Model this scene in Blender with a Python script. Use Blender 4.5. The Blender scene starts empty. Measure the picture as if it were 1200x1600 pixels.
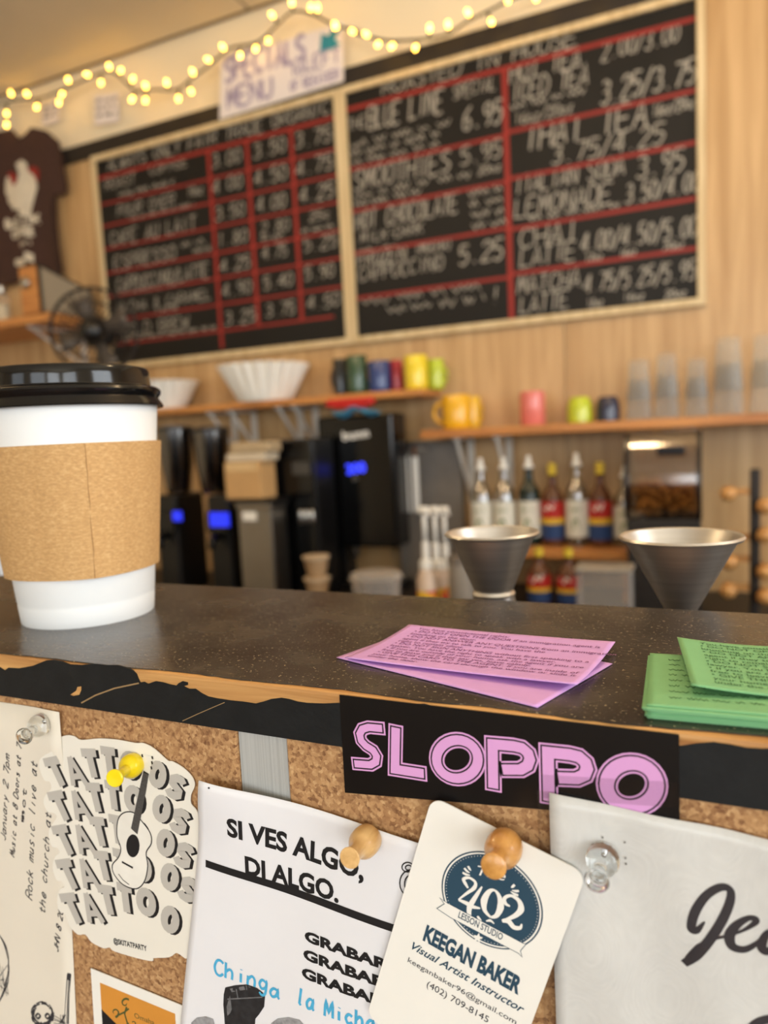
import bpy, bmesh, math, random
from mathutils import Vector, Matrix
random.seed(7)
S = bpy.context.scene
COL = S.collection
PI = math.pi

# ------------------------------------------------------------------ camera
ZC = 1.235                       # eye height; the bar top lies 85 mm below it
FPX = 1133.2                     # focal length in pixels of a 1200 x 1600 frame
PITCH, YAW, ROLL = -0.1040, 0.4319, -0.0496
_f = Vector((-math.sin(YAW)*math.cos(PITCH), math.cos(YAW)*math.cos(PITCH), math.sin(PITCH)))
_r0 = Vector((math.cos(YAW), math.sin(YAW), 0)); _u0 = _r0.cross(_f)
_r = _r0*math.cos(ROLL) + _u0*math.sin(ROLL); _u = _u0*math.cos(ROLL) - _r0*math.sin(ROLL)
cam = bpy.data.cameras.new('camera'); camo = bpy.data.objects.new('camera', cam); COL.objects.link(camo)
camo.matrix_world = Matrix(((_r.x, _u.x, -_f.x, 0), (_r.y, _u.y, -_f.y, 0), (_r.z, _u.z, -_f.z, ZC), (0, 0, 0, 1)))
cam.sensor_fit = 'HORIZONTAL'; cam.sensor_width = 36.0; cam.lens = 36.0*FPX/1200; cam.clip_start = 0.01
cam.dof.use_dof = True; cam.dof.focus_distance = 0.262; cam.dof.aperture_fstop = 10.8
S.camera = camo

# ------------------------------------------------------------------ world, daylight, exposure
w = bpy.data.worlds.new('sky'); S.world = w; w.use_nodes = True
nt = w.node_tree; bg = nt.nodes['Background']
sky = nt.nodes.new('ShaderNodeTexSky'); sky.sky_type = 'HOSEK_WILKIE'; sky.sun_direction = (0.5, -0.6, 0.6)
nt.links.new(sky.outputs[0], bg.inputs[0]); bg.inputs[1].default_value = 0.5
S.view_settings.view_transform = 'Standard'; S.view_settings.look = 'None'
S.view_settings.gamma = 1.0; S.view_settings.use_curve_mapping = False
S.view_settings.exposure = -0.3
S.cycles.use_denoising = True
S.cycles.sample_clamp_indirect = 6.0
S.cycles.max_bounces = 8

def area(name, loc, aim, sx, sy, power, col):
    l = bpy.data.lights.new(name, 'AREA'); l.shape = 'RECTANGLE'; l.size = sx; l.size_y = sy
    l.energy = power; l.color = col
    o = bpy.data.objects.new(name, l); COL.objects.link(o); o.location = loc
    o.rotation_euler = (Vector(aim)-Vector(loc)).to_track_quat('-Z', 'Y').to_euler()
    return o
LAMP = 21
DAY = (0.90, 0.955, 1.0); WARM = (1.0, 0.72, 0.41)
XL, XR, YB, YF, HC = -3.7, 2.7, 2.513, -3.4, ZC+1.632      # room: left, right, back, front, ceiling
WIN = [('front', -2.25, -1.05), ('front', -0.35, 0.85), ('front', 1.15, 2.35)]   # window openings along the front wall
WZ0, WZ1 = 0.85, 2.5
for k, (_, x0, x1) in enumerate(WIN):
    area('window_daylight', ((x0+x1)/2, YF+0.03, (WZ0+WZ1)/2), ((x0+x1)/2, 0, (WZ0+WZ1)/2), x1-x0, WZ1-WZ0, (20, 34, 62)[k], DAY)
RWIN = [(-3.1, -1.6), (-0.2, 1.2)]                           # window openings in the right wall
for (y0, y1), pw in zip(RWIN, (64, 76)):
    area('window_daylight', (XR-0.03, (y0+y1)/2, (WZ0+WZ1)/2), (0, (y0+y1)/2, (WZ0+WZ1)/2), y1-y0, WZ1-WZ0, pw, DAY)

# ------------------------------------------------------------------ helpers
def s2l(c):
    c = c/255.0
    return c/12.92 if c <= 0.04045 else ((c+0.055)/1.055)**2.4
def rgb(r, g, b): return (s2l(r), s2l(g), s2l(b), 1.0)

MATS = {}
def pm(name, col, rough=0.5, metal=0.0, var=0.12, scale=60.0, stretch=(1, 1, 1), bump=0.0, bscale=None,
       col2=None, trans=0.0, ior=1.45, coat=0.0, alpha=1.0, emit=None, estr=0.0, spec=0.5, detail=4.0, ramp=(0.35, 0.65)):
    """principled material whose colour drifts with a noise texture; optional fine relief"""
    if name in MATS: return MATS[name]
    m = bpy.data.materials.new(name); m.use_nodes = True; n = m.node_tree.nodes; L = m.node_tree.links
    b = n['Principled BSDF']
    tc = n.new('ShaderNodeTexCoord'); mp = n.new('ShaderNodeMapping'); mp.inputs['Scale'].default_value = stretch
    L.new(tc.outputs['Object'], mp.inputs[0])
    nz = n.new('ShaderNodeTexNoise'); nz.inputs['Scale'].default_value = scale; nz.inputs['Detail'].default_value = detail
    L.new(mp.outputs[0], nz.inputs['Vector'])
    cr = n.new('ShaderNodeValToRGB'); cr.color_ramp.elements[0].position, cr.color_ramp.elements[1].position = ramp
    c2 = col2 or tuple(min(1, x*(1-var)) for x in col[:3])+(1,)
    cr.color_ramp.elements[0].color = c2; cr.color_ramp.elements[1].color = col
    L.new(nz.outputs[0], cr.inputs[0]); L.new(cr.outputs[0], b.inputs['Base Color'])
    b.inputs['Roughness'].default_value = rough; b.inputs['Metallic'].default_value = metal
    b.inputs['IOR'].default_value = ior; b.inputs['Transmission Weight'].default_value = trans
    b.inputs['Coat Weight'].default_value = coat; b.inputs['Alpha'].default_value = alpha
    b.inputs['Specular IOR Level'].default_value = spec
    if emit: b.inputs['Emission Color'].default_value = emit; b.inputs['Emission Strength'].default_value = estr
    if bump:
        n2 = n.new('ShaderNodeTexNoise'); n2.inputs['Scale'].default_value = bscale or scale; n2.inputs['Detail'].default_value = 5
        L.new(mp.outputs[0], n2.inputs['Vector'])
        bp = n.new('ShaderNodeBump'); bp.inputs['Strength'].default_value = bump; bp.inputs['Distance'].default_value = 0.001
        L.new(n2.outputs[0], bp.inputs['Height']); L.new(bp.outputs[0], b.inputs['Normal'])
    MATS[name] = m
    return m

def clear(name, tint, amount=0.8, rough=0.05, cloudy=False, edge=0.6):
    """thin clear plastic or glass: mostly see-through, glossy on top"""
    if name in MATS: return MATS[name]
    m = bpy.data.materials.new(name); m.use_nodes = True; n = m.node_tree.nodes; L = m.node_tree.links
    b = n['Principled BSDF']; b.inputs['Roughness'].default_value = rough
    nz = n.new('ShaderNodeTexNoise'); nz.inputs['Scale'].default_value = 40
    cr = n.new('ShaderNodeValToRGB'); cr.color_ramp.elements[0].color = tuple(x*0.92 for x in tint[:3])+(1,); cr.color_ramp.elements[1].color = tint
    L.new(nz.outputs[0], cr.inputs[0]); L.new(cr.outputs[0], b.inputs['Base Color'])
    t = n.new('ShaderNodeBsdfTransparent'); L.new(cr.outputs[0], t.inputs[0])
    gl = n.new('ShaderNodeBsdfGlossy'); gl.inputs['Roughness'].default_value = rough
    fr = n.new('ShaderNodeLayerWeight'); fr.inputs[0].default_value = 0.35
    mth = n.new('ShaderNodeMath'); mth.operation = 'MULTIPLY_ADD'
    mth.inputs[1].default_value = edge; mth.inputs[2].default_value = 1-amount; mth.use_clamp = True
    L.new(fr.outputs['Facing'], mth.inputs[0])
    mx = n.new('ShaderNodeMixShader'); L.new(mth.outputs[0], mx.inputs[0]); L.new(t.outputs[0], mx.inputs[1]); L.new(b.outputs[0], mx.inputs[2])
    L.new(mx.outputs[0], n['Material Output'].inputs[0])
    if not cloudy: L.new(gl.outputs[0], mx.inputs[2])
    MATS[name] = m
    return m

def tag(o, label, cat, group=None):
    o['label'] = label; o['category'] = cat
    if group: o['group'] = group
    return o
def root(name, loc, label, cat, group=None):
    o = bpy.data.objects.new(name, None); o.empty_display_size = 0.05; o.location = loc; COL.objects.link(o)
    return tag(o, label, cat, group)
def mo(name, verts, faces, mat, parent=None, smooth=False, origin=None):
    """one mesh object; vertices come in world space and are stored about the thing's base"""
    base = Vector((0, 0, 0)); p = parent
    while p is not None: base += p.location; p = p.parent
    if parent is None and origin is not None: base = Vector(origin)
    me = bpy.data.meshes.new(name); me.from_pydata([tuple(Vector(v)-base) for v in verts], [], faces)
    me.materials.append(mat)
    if smooth:
        for p in me.polygons: p.use_smooth = True
    me.update()
    o = bpy.data.objects.new(name, me); COL.objects.link(o)
    if parent is not None: o.parent = parent
    elif origin is not None: o.location = origin
    return o
def structure(o): o['kind'] = 'structure'; return o
def soft(o, ang=0.6):
    try: o.data.set_sharp_from_angle(angle=ang)
    except Exception: pass
    return o

def boxg(x0, y0, z0, x1, y1, z1, bev=0.0):
    bm = bmesh.new(); bmesh.ops.create_cube(bm, size=1)
    for v in bm.verts: v.co = Vector(((x0+x1)/2+v.co.x*(x1-x0), (y0+y1)/2+v.co.y*(y1-y0), (z0+z1)/2+v.co.z*(z1-z0)))
    if bev: bmesh.ops.bevel(bm, geom=list(bm.edges), offset=bev, segments=2, affect='EDGES', profile=0.5)
    bm.verts.index_update()
    V = [v.co.copy() for v in bm.verts]; Fc = [[v.index for v in f.verts] for f in bm.faces]; bm.free()
    return V, Fc
def box(name, x0, y0, z0, x1, y1, z1, mat, parent=None, bev=0.0, origin=None):
    V, Fc = boxg(x0, y0, z0, x1, y1, z1, bev); return mo(name, V, Fc, mat, parent, origin=origin)
def rot(V, c, ax, ang):
    M = Matrix.Rotation(ang, 3, ax); c = Vector(c); return [M @ (Vector(v)-c)+c for v in V]
def join(parts):
    V, Fc = [], []
    for v, f in parts:
        k = len(V); V += [Vector(x) for x in v]; Fc += [[i+k for i in q] for q in f]
    return V, Fc
def latheg(prof, c=(0, 0, 0), n=32, cap0=True, cap1=True, rad=None):
    V, Fc = [], []; c = Vector(c)
    for (r, z) in prof:
        for i in range(n):
            a = 2*PI*i/n; q = r*(rad(a, z) if rad else 1)
            V.append(c+Vector((q*math.cos(a), q*math.sin(a), z)))
    for j in range(len(prof)-1):
        for i in range(n):
            Fc.append([j*n+i, j*n+(i+1) % n, (j+1)*n+(i+1) % n, (j+1)*n+i])
    if cap0: Fc.append([i for i in range(n)][::-1])
    if cap1: Fc.append([(len(prof)-1)*n+i for i in range(n)])
    return V, Fc
def lathe(name, prof, c, mat, parent=None, n=32, cap0=True, cap1=True, rad=None, origin=None, ang=0.6):
    V, Fc = latheg(prof, c, n, cap0, cap1, rad); return soft(mo(name, V, Fc, mat, parent, True, origin), ang)
def tubeg(pts, r, n=8, closed=False):
    pts = [Vector(p) for p in pts]; V, Fc = [], []; m = len(pts); up = Vector((0.13, 0.21, 0.97))
    for i, p in enumerate(pts):
        a = pts[(i-1) % m] if (i or closed) else p; b = pts[(i+1) % m] if (i < m-1 or closed) else p
        d = (b-a).normalized(); s = d.cross(up)
        if s.length < 1e-4: s = d.cross(Vector((1, 0, 0)))
        s.normalize(); t = s.cross(d); rr = r[i] if isinstance(r, (list, tuple)) else r
        for k in range(n):
            q = 2*PI*k/n; V.append(p+s*math.cos(q)*rr+t*math.sin(q)*rr)
    for i in range(m if closed else m-1):
        for k in range(n):
            Fc.append([i*n+k, i*n+(k+1) % n, ((i+1) % m)*n+(k+1) % n, ((i+1) % m)*n+k])
    if not closed: Fc += [[k for k in range(n)][::-1], [(m-1)*n+k for k in range(n)]]
    return V, Fc
def tube(name, pts, r, mat, parent=None, n=8, closed=False, origin=None):
    V, Fc = tubeg(pts, r, n, closed); return mo(name, V, Fc, mat, parent, True, origin)
def crom(pts, k=6, closed=False):
    """catmull-rom through the points"""
    P = [Vector(p) for p in pts]; m = len(P); out = []
    for i in range(m if closed else m-1):
        p0 = P[(i-1) % m] if (closed or i) else P[0]; p1 = P[i]; p2 = P[(i+1) % m]
        p3 = P[(i+2) % m] if (closed or i+2 < m) else P[-1]
        for j in range(k):
            t = j/k
            out.append(0.5*((2*p1)+(p2-p0)*t+(2*p0-5*p1+4*p2-p3)*t*t+(3*p1-p0-3*p2+p3)*t**3))
    if not closed: out.append(P[-1])
    return out

# ---- flat planes: a pixel of the photograph to a point on a real plane of the room
def ray(px, py): return _f+_r*((px-600)/FPX)+_u*((800-py)/FPX)
def at_y(px, py, y):
    d = ray(px, py); p = d*(y/d.y); return Vector((p.x, p.y, p.z+ZC))
def at_z(px, py, z):
    d = ray(px, py); p = d*((z-ZC)/d.z); return Vector((p.x, p.y, p.z+ZC))
class Upright:
    """vertical plane facing the room, coordinates (x, z); off is the distance in front of it; o and bend say how far the printed face stands off"""
    def __init__(s, y, bend=None, o=0.0): s.y = y; s.bend = bend; s.o = o
    def uv(s, px, py):
        p = at_y(px, py, s.y-s.o)
        if s.bend:
            for _ in range(6): p = at_y(px, py, s.y-s.o-s.bend(p.x, p.z))
        return Vector((p.x, p.z))
    def w(s, q, off=0.0):
        b = s.bend(q[0], q[1]) if s.bend else 0.0
        return Vector((q[0], s.y-off-b, q[1]))
class Lying:
    """horizontal plane, coordinates (x, y)"""
    def __init__(s, z, bend=None): s.z = z; s.bend = bend
    def uv(s, px, py): p = at_z(px, py, s.z); return Vector((p.x, p.y))
    def w(s, q, off=0.0):
        b = s.bend(q[0], q[1]) if s.bend else 0.0
        return Vector((q[0], q[1], s.z+off+b))
def slab(poly, plane, off, th):
    """outline in plane coordinates with a thickness"""
    n = len(poly); V = [plane.w(q, off) for q in poly]+[plane.w(q, off-th) for q in poly]
    Fc = [list(range(n)), list(range(2*n-1, n-1, -1))]+[[i, n+i, n+(i+1) % n, (i+1) % n] for i in range(n)]
    return V, Fc
def flat(poly, plane, off):
    return [plane.w(q, off) for q in poly], [list(range(len(poly)))]
def grid(c00, c10, c11, c01, nu, nv, plane, off, th=0.0):
    """sheet between four corners, gridded so that it can bend"""
    c00, c10, c11, c01 = map(Vector, (c00, c10, c11, c01)); V, Fc = [], []
    for lay in ((0, 1) if th else (0,)):
        k = len(V)
        for j in range(nv+1):
            for i in range(nu+1):
                a, b = i/nu, j/nv
                V.append(plane.w((c00*(1-a)+c10*a)*(1-b)+(c01*(1-a)+c11*a)*b, off-th*lay))
        for j in range(nv):
            for i in range(nu):
                q = [k+j*(nu+1)+i, k+j*(nu+1)+i+1, k+(j+1)*(nu+1)+i+1, k+(j+1)*(nu+1)+i]
                Fc.append(q if lay == 0 else q[::-1])
    if th:
        m = (nu+1)*(nv+1)
        rim = [i for i in range(nu+1)]+[j*(nu+1)+nu for j in range(1, nv+1)]+[nv*(nu+1)+i for i in range(nu-1, -1, -1)]+[j*(nu+1) for j in range(nv-1, 0, -1)]
        for a, b in zip(rim, rim[1:]+rim[:1]): Fc.append([a, a+m, b+m, b])
    return V, Fc
def ribbon(pts, wd, closed=False):
    """flat stroke along a 2D polyline with mitred joins"""
    P = [Vector(p[:2]) for p in pts]; m = len(P); V, Fc = [], []
    for i, p in enumerate(P):
        a = P[(i-1) % m] if (closed or i) else None; b = P[(i+1) % m] if (closed or i < m-1) else None
        d1 = (p-a).normalized() if a is not None and (p-a).length > 1e-9 else None
        d2 = (b-p).normalized() if b is not None and (b-p).length > 1e-9 else None
        if d1 is None: d1 = d2
        if d2 is None: d2 = d1
        if d1 is None: d1 = d2 = Vector((1, 0))
        n1 = Vector((-d1.y, d1.x)); n2 = Vector((-d2.y, d2.x)); nn = n1+n2
        if nn.length < 1e-3: nn = n1.copy()
        nn.normalize(); k = 1/max(0.45, nn.dot(n1))
        h = (wd[i] if isinstance(wd, (list, tuple)) else wd)/2*k
        V += [p+nn*h, p-nn*h]
    for i in range(m if closed else m-1):
        j = (i+1) % m; Fc.append([2*i+1, 2*j+1, 2*j, 2*i])
    return V, Fc
def lay(shape2d, plane, off):
    V, Fc = shape2d; return [plane.w(q, off+(q[2] if len(q) > 2 else 0)) for q in V], Fc

# ---- lettering
TXT = {}
def glyphs(s, bold=0.0, shear=0.0, spacing=1.0):
    """outline lettering from the built-in font as 2D triangles, cap height 1"""
    key = (s, bold, shear, spacing)
    if key in TXT: return TXT[key]
    c = bpy.data.curves.new('lettering', 'FONT'); c.body = s; c.size = 1.0; c.offset = bold; c.shear = shear
    c.space_character = spacing; c.resolution_u = 3; c.fill_mode = 'FRONT'
    o = bpy.data.objects.new('lettering', c); COL.objects.link(o)
    dg = bpy.context.evaluated_depsgraph_get(); me = bpy.data.meshes.new_from_object(o.evaluated_get(dg))
    V = [Vector((v.co.x, v.co.y)) for v in me.vertices]; Fc = [list(p.vertices) for p in me.polygons]
    bpy.data.objects.remove(o); bpy.data.curves.remove(c); bpy.data.meshes.remove(me)
    TXT[key] = (V, Fc); return V, Fc
CAP = 0.729
def text(plane, s, p0, p1, cap, off, bold=0.0, shear=0.0, spacing=1.0, px=True):
    """lettering from pixel p0 to pixel p1 along the baseline; cap is the capital height in pixels"""
    V, Fc = glyphs(s, bold, shear, spacing)
    a = plane.uv(*p0) if px else Vector(p0); b = plane.uv(*p1) if px else Vector(p1)
    e = (b-a); ln = e.length; e.normalize(); n = Vector((-e.y, e.x))
    h = abs((plane.uv(p0[0], p0[1]-cap)-a).dot(n)) if px else cap
    x0 = min(v.x for v in V); x1 = max(v.x for v in V); sx = ln/(x1-x0); sy = h/CAP
    return [plane.w(a+e*((v.x-x0)*sx)+n*(v.y*sy), off) for v in V], Fc
STROKES = {
 'A': '0,0 2,6 4,0|1,2 3,2', 'B': '0,0 0,6 3,6 3.6,4.6 3,3.2 0,3.2|3,3.2 4,1.7 3,0 0,0', 'C': '4,5 2.6,6 1,5.5 0,3 1,.5 2.6,0 4,1',
 'D': '0,0 0,6 2.4,6 4,4 4,2 2.4,0 0,0', 'E': '4,6 0,6 0,0 4,0|0,3 3,3', 'F': '4,6 0,6 0,0|0,3 3,3', 'G': '4,5 2.5,6 .8,5.3 0,3 .8,.6 2.5,0 4,1 4,2.8 2.4,2.8',
 'H': '0,0 0,6|4,0 4,6|0,3 4,3', 'I': '2,0 2,6', 'J': '3.4,6 3.4,1.4 2,0 .4,1', 'K': '0,0 0,6|4,6 0,2.6|1.3,3.6 4,0', 'L': '0,6 0,0 4,0',
 'M': '0,0 .4,6 2,2 3.6,6 4,0', 'N': '0,0 0,6 4,0 4,6', 'O': '2,0 .5,1 0,3 .5,5 2,6 3.5,5 4,3 3.5,1 2,0', 'P': '0,0 0,6 3,6 4,4.5 3,3 0,3',
 'Q': '2,0 .5,1 0,3 .5,5 2,6 3.5,5 4,3 3.5,1 2,0|2.6,1.4 4.2,-.4', 'R': '0,0 0,6 3,6 4,4.5 3,3 0,3|2,3 4,0', 'S': '3.8,5.2 2.4,6 .7,5.5 .4,4.2 2,3.2 3.6,2.2 3.5,.8 2,0 .2,.8',
 'T': '0,6 4,6|2,6 2,0', 'U': '0,6 0,1.6 1.2,0 2.8,0 4,1.6 4,6', 'V': '0,6 2,0 4,6', 'W': '0,6 1,0 2,4 3,0 4,6', 'X': '0,0 4,6|0,6 4,0', 'Y': '0,6 2,3 4,6|2,3 2,0', 'Z': '0,6 4,6 0,0 4,0',
 '0': '2,0 .5,1 0,3 .5,5 2,6 3.5,5 4,3 3.5,1 2,0', '1': '1,5 2,6 2,0', '2': '.2,4.8 1.6,6 3.4,5.6 3.6,4 0,0 4,0', '3': '.2,5.4 2,6 3.6,5 3,3.5 1.6,3.2 3.4,2.8 3.9,1.2 2.2,0 0,.7',
 '4': '3,0 3,6|3,6 0,2 4,2', '5': '3.8,6 .6,6 .3,3.4 2.4,3.8 3.8,2.4 3.2,.6 1.6,0 0,.6', '6': '3.4,6 1,4 .2,2 1,.3 2.6,0 3.8,1.4 3,2.8 1.4,2.8 .3,1.8', '7': '0,6 4,6 1.4,0',
 '8': '2,3.2 .6,4.4 1,5.7 2,6 3.2,5.6 3.4,4.4 2,3.2 .3,1.8 .6,.4 2,0 3.5,.5 3.7,1.9 2,3.2', '9': '3.7,4 2.4,3 .8,3.3 .3,4.7 1.2,5.9 2.8,5.8 3.7,4 3.3,1.6 2,0',
 '.': '1.8,0 2.3,.3', '/': '0,-.6 4,6.6', '-': '.6,3 3.4,3', '!': '2,6 2,2|2,.3 2.1,0', '&': '4,0 1,4.6 1.8,6 2.8,4.8 .3,1.6 1.4,0 3,.6 4,2.2', '(': '3,6.5 1.8,3 3,-.5', ')': '1,6.5 2.2,3 1,-.5', "'": '2,6 2,5', '+': '2,1 2,5|0,3 4,3', ',': '2,.4 1.5,-1',
 'a': '3.2,3.2 1.4,3.6 .2,1.8 1,0 2.6,.8 3.2,3.4 3.2,.8 4,0', 'b': '0,6 0,0|0,2.4 1.8,3.6 3.3,2.2 2.4,.2 0,.3', 'c': '3.3,3 1.6,3.6 .2,1.9 1.4,0 3.4,.7', 'd': '3.2,6 3.2,0|3.2,2.8 1.4,3.6 .2,1.8 1.2,0 3.2,.8',
 'e': '.3,1.8 3.3,2.2 2.2,3.6 .7,3 .3,1.3 1.6,0 3.6,.8', 'f': '3.4,5.6 2.2,6 1.5,4.6 1.4,0|.2,3.4 3,3.4', 'g': '3.2,3 1.4,3.6 .2,2 1.2,.4 3,1.2 3.3,3.4 3,-1 1.6,-2 .2,-1.2', 'h': '0,6 0,0|0,2.2 1.8,3.6 3,2.6 3.1,0',
 'i': '2,3.5 2,0|2,4.8 2.1,5.1', 'j': '2.4,3.5 2.2,-1 .8,-1.8|2.4,4.8 2.5,5.1', 'k': '0,6 0,0|3,3.6 0,1.5|1,2.1 3.2,0', 'l': '1.6,6 1.6,.6 2.4,0', 'm': '0,3.5 0,0|0,2.4 1,3.6 1.8,2.8 1.8,0|1.8,2.4 3,3.6 3.8,2.8 3.8,0', 'n': '0,3.5 0,0|0,2.2 1.8,3.6 3,2.7 3.1,0',
 'o': '1.8,0 .3,1.2 .6,3 1.9,3.6 3.3,2.6 3.1,.8 1.8,0', 'p': '0,3.5 0,-2|0,2.4 1.8,3.6 3.3,2.2 2.4,.2 0,.3', 'r': '.4,3.5 .4,0|.4,2.2 1.6,3.5 3,3.2', 's': '3,3.2 1.4,3.6 .6,2.7 2.6,1.4 2.3,.2 .3,.4', 't': '1.6,5.4 1.6,.8 2.6,0 3.4,.6|.2,3.5 3.2,3.5',
 'u': '.2,3.5 .4,.8 1.6,0 3,1.2|3,3.5 3.1,0', 'v': '.2,3.5 1.7,0 3.2,3.5', 'w': '0,3.5 1,0 2,2.8 3,0 4,3.5', 'x': '.2,3.5 3.2,0|3.2,3.5 .2,0', 'y': '.2,3.5 1.7,.4|3.3,3.5 1,-2', 'z': '.3,3.5 3.2,3.5 .2,0 3.4,0'}
def hand(plane, s, a, b, h, wd, off, rnd=0.12, slant=0.1):
    """hand lettering in single strokes from plane point a to b, capital height h"""
    rr = random.Random(s+str(round(a[0], 3))); a = Vector(a); b = Vector(b); e = (b-a).normalized(); n = Vector((-e.y, e.x)); ln = (b-a).length
    adv = ln/max(1, len(s)); parts = []
    for i, ch in enumerate(s):
        g = STROKES.get(ch) or STROKES.get(ch.upper())
        if not g: continue
        dy = rr.uniform(-rnd, rnd)*0.3*h
        for st in g.split('|'):
            pts = []
            for q in st.split():
                x, y = map(float, q.split(','))
                x += rr.uniform(-rnd, rnd)*2; y += rr.uniform(-rnd, rnd)*2
                pts.append(a+e*(adv*(i+0.1+0.78*x/4)+slant*y/6*h)+n*(y/6*h+dy))
            if len(pts) > 3: pts = [Vector(p[:2]) for p in crom([(p.x, p.y, 0) for p in pts], 3)]
            parts.append(ribbon(pts, wd))
    return lay(join2(parts), plane, off)
def join2(parts):
    V, Fc = [], []
    for no, (v, f) in enumerate(parts):
        k = len(V); V += [Vector((x[0], x[1], (no % 6)*5e-6)) for x in v]; Fc += [[i+k for i in q] for q in f]   # strokes lie on one another like ink
    return V, Fc
def scrib(plane, a, b, h, wd, off, seed=0, pitch=0.6):
    """an unreadable line of small writing"""
    rr = random.Random(seed); a = Vector(a); b = Vector(b); e = (b-a).normalized(); n = Vector((-e.y, e.x)); ln = (b-a).length
    parts = []; x = 0
    while x < ln:
        wl = h*rr.uniform(1.6, 3.6); pts = []; k = 0; t = x
        while t < min(ln, x+wl): pts.append(a+e*t+n*(h*(rr.uniform(0, .3) if k % 2 else rr.uniform(.6, 1)))); t += h*pitch*rr.uniform(.5, 1.1); k += 1
        if len(pts) > 1: parts.append(ribbon(pts, wd))
        x += wl+h*0.6
    return lay(join2(parts) if parts else ([], []), plane, off)

# ------------------------------------------------------------------ materials of the setting
def wood(name, c1, c2, axis, scale=9.0, rough=0.45, bump=0.15, coat=0.0):
    """wood with grain running along one axis (0 x, 1 y, 2 z)"""
    if name in MATS: return MATS[name]
    m = bpy.data.materials.new(name); m.use_nodes = True; n = m.node_tree.nodes; L = m.node_tree.links; b = n['Principled BSDF']
    tc = n.new('ShaderNodeTexCoord'); mp = n.new('ShaderNodeMapping'); st = [scale*4]*3; st[axis] = scale*0.25; mp.inputs['Scale'].default_value = st
    L.new(tc.outputs['Object'], mp.inputs[0])
    nz = n.new('ShaderNodeTexNoise'); nz.inputs['Scale'].default_value = 1.0; nz.inputs['Detail'].default_value = 7; nz.inputs['Distortion'].default_value = 0.6
    L.new(mp.outputs[0], nz.inputs['Vector'])
    cr = n.new('ShaderNodeValToRGB'); cr.color_ramp.elements[0].position = 0.3; cr.color_ramp.elements[1].position = 0.7
    cr.color_ramp.elements[0].color = c2; cr.color_ramp.elements[1].color = c1
    L.new(nz.outputs[0], cr.inputs[0]); L.new(cr.outputs[0], b.inputs['Base Color'])
    bp = n.new('ShaderNodeBump'); bp.inputs['Strength'].default_value = bump; bp.inputs['Distance'].default_value = 0.001
    L.new(nz.outputs[0], bp.inputs['Height']); L.new(bp.outputs[0], b.inputs['Normal'])
    b.inputs['Roughness'].default_value = rough; b.inputs['Coat Weight'].default_value = coat
    MATS[name] = m; return m
def bartop():
    """worn dark paint: dull sheen, fine ripples, pale specks of dust and rubbed spots"""
    m = bpy.data.materials.new('bar_top_paint'); m.use_nodes = True; n = m.node_tree.nodes; L = m.node_tree.links; b = n['Principled BSDF']
    tc = n.new('ShaderNodeTexCoord')
    n1 = n.new('ShaderNodeTexNoise'); n1.inputs['Scale'].default_value = 800; n1.inputs['Detail'].default_value = 2; L.new(tc.outputs['Object'], n1.inputs['Vector'])
    r1 = n.new('ShaderNodeValToRGB'); r1.color_ramp.elements[0].position = 0.655; r1.color_ramp.elements[1].position = 0.70
    r1.color_ramp.elements[0].color = (0, 0, 0, 1); r1.color_ramp.elements[1].color = (1, 1, 1, 1); L.new(n1.outputs[0], r1.inputs[0])
    n2 = n.new('ShaderNodeTexNoise'); n2.inputs['Scale'].default_value = 35; n2.inputs['Detail'].default_value = 6; L.new(tc.outputs['Object'], n2.inputs['Vector'])
    r2 = n.new('ShaderNodeValToRGB'); r2.color_ramp.elements[0].position = 0.3; r2.color_ramp.elements[1].position = 0.75
    r2.color_ramp.elements[0].color = rgb(50, 44, 39); r2.color_ramp.elements[1].color = rgb(76, 69, 60); L.new(n2.outputs[0], r2.inputs[0])
    mx = n.new('ShaderNodeMix'); mx.data_type = 'RGBA'; L.new(r1.outputs[0], mx.inputs[0]); L.new(r2.outputs[0], mx.inputs[6]); mx.inputs[7].default_value = rgb(150, 136, 110)
    L.new(mx.outputs[2], b.inputs['Base Color'])
    mp = n.new('ShaderNodeMapping'); mp.inputs['Scale'].default_value = (150, 420, 200); L.new(tc.outputs['Object'], mp.inputs[0])
    n3 = n.new('ShaderNodeTexNoise'); n3.inputs['Scale'].default_value = 1.0; n3.inputs['Detail'].default_value = 3; L.new(mp.outputs[0], n3.inputs['Vector'])
    bp = n.new('ShaderNodeBump'); bp.inputs['Strength'].default_value = 0.2; bp.inputs['Distance'].default_value = 0.0005
    L.new(n3.outputs[0], bp.inputs['Height']); L.new(bp.outputs[0], b.inputs['Normal'])
    rr = n.new('ShaderNodeMapRange'); rr.inputs[3].default_value = 0.16; rr.inputs[4].default_value = 0.36; L.new(n2.outputs[0], rr.inputs[0]); L.new(rr.outputs[0], b.inputs['Roughness'])
    return m
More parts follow.
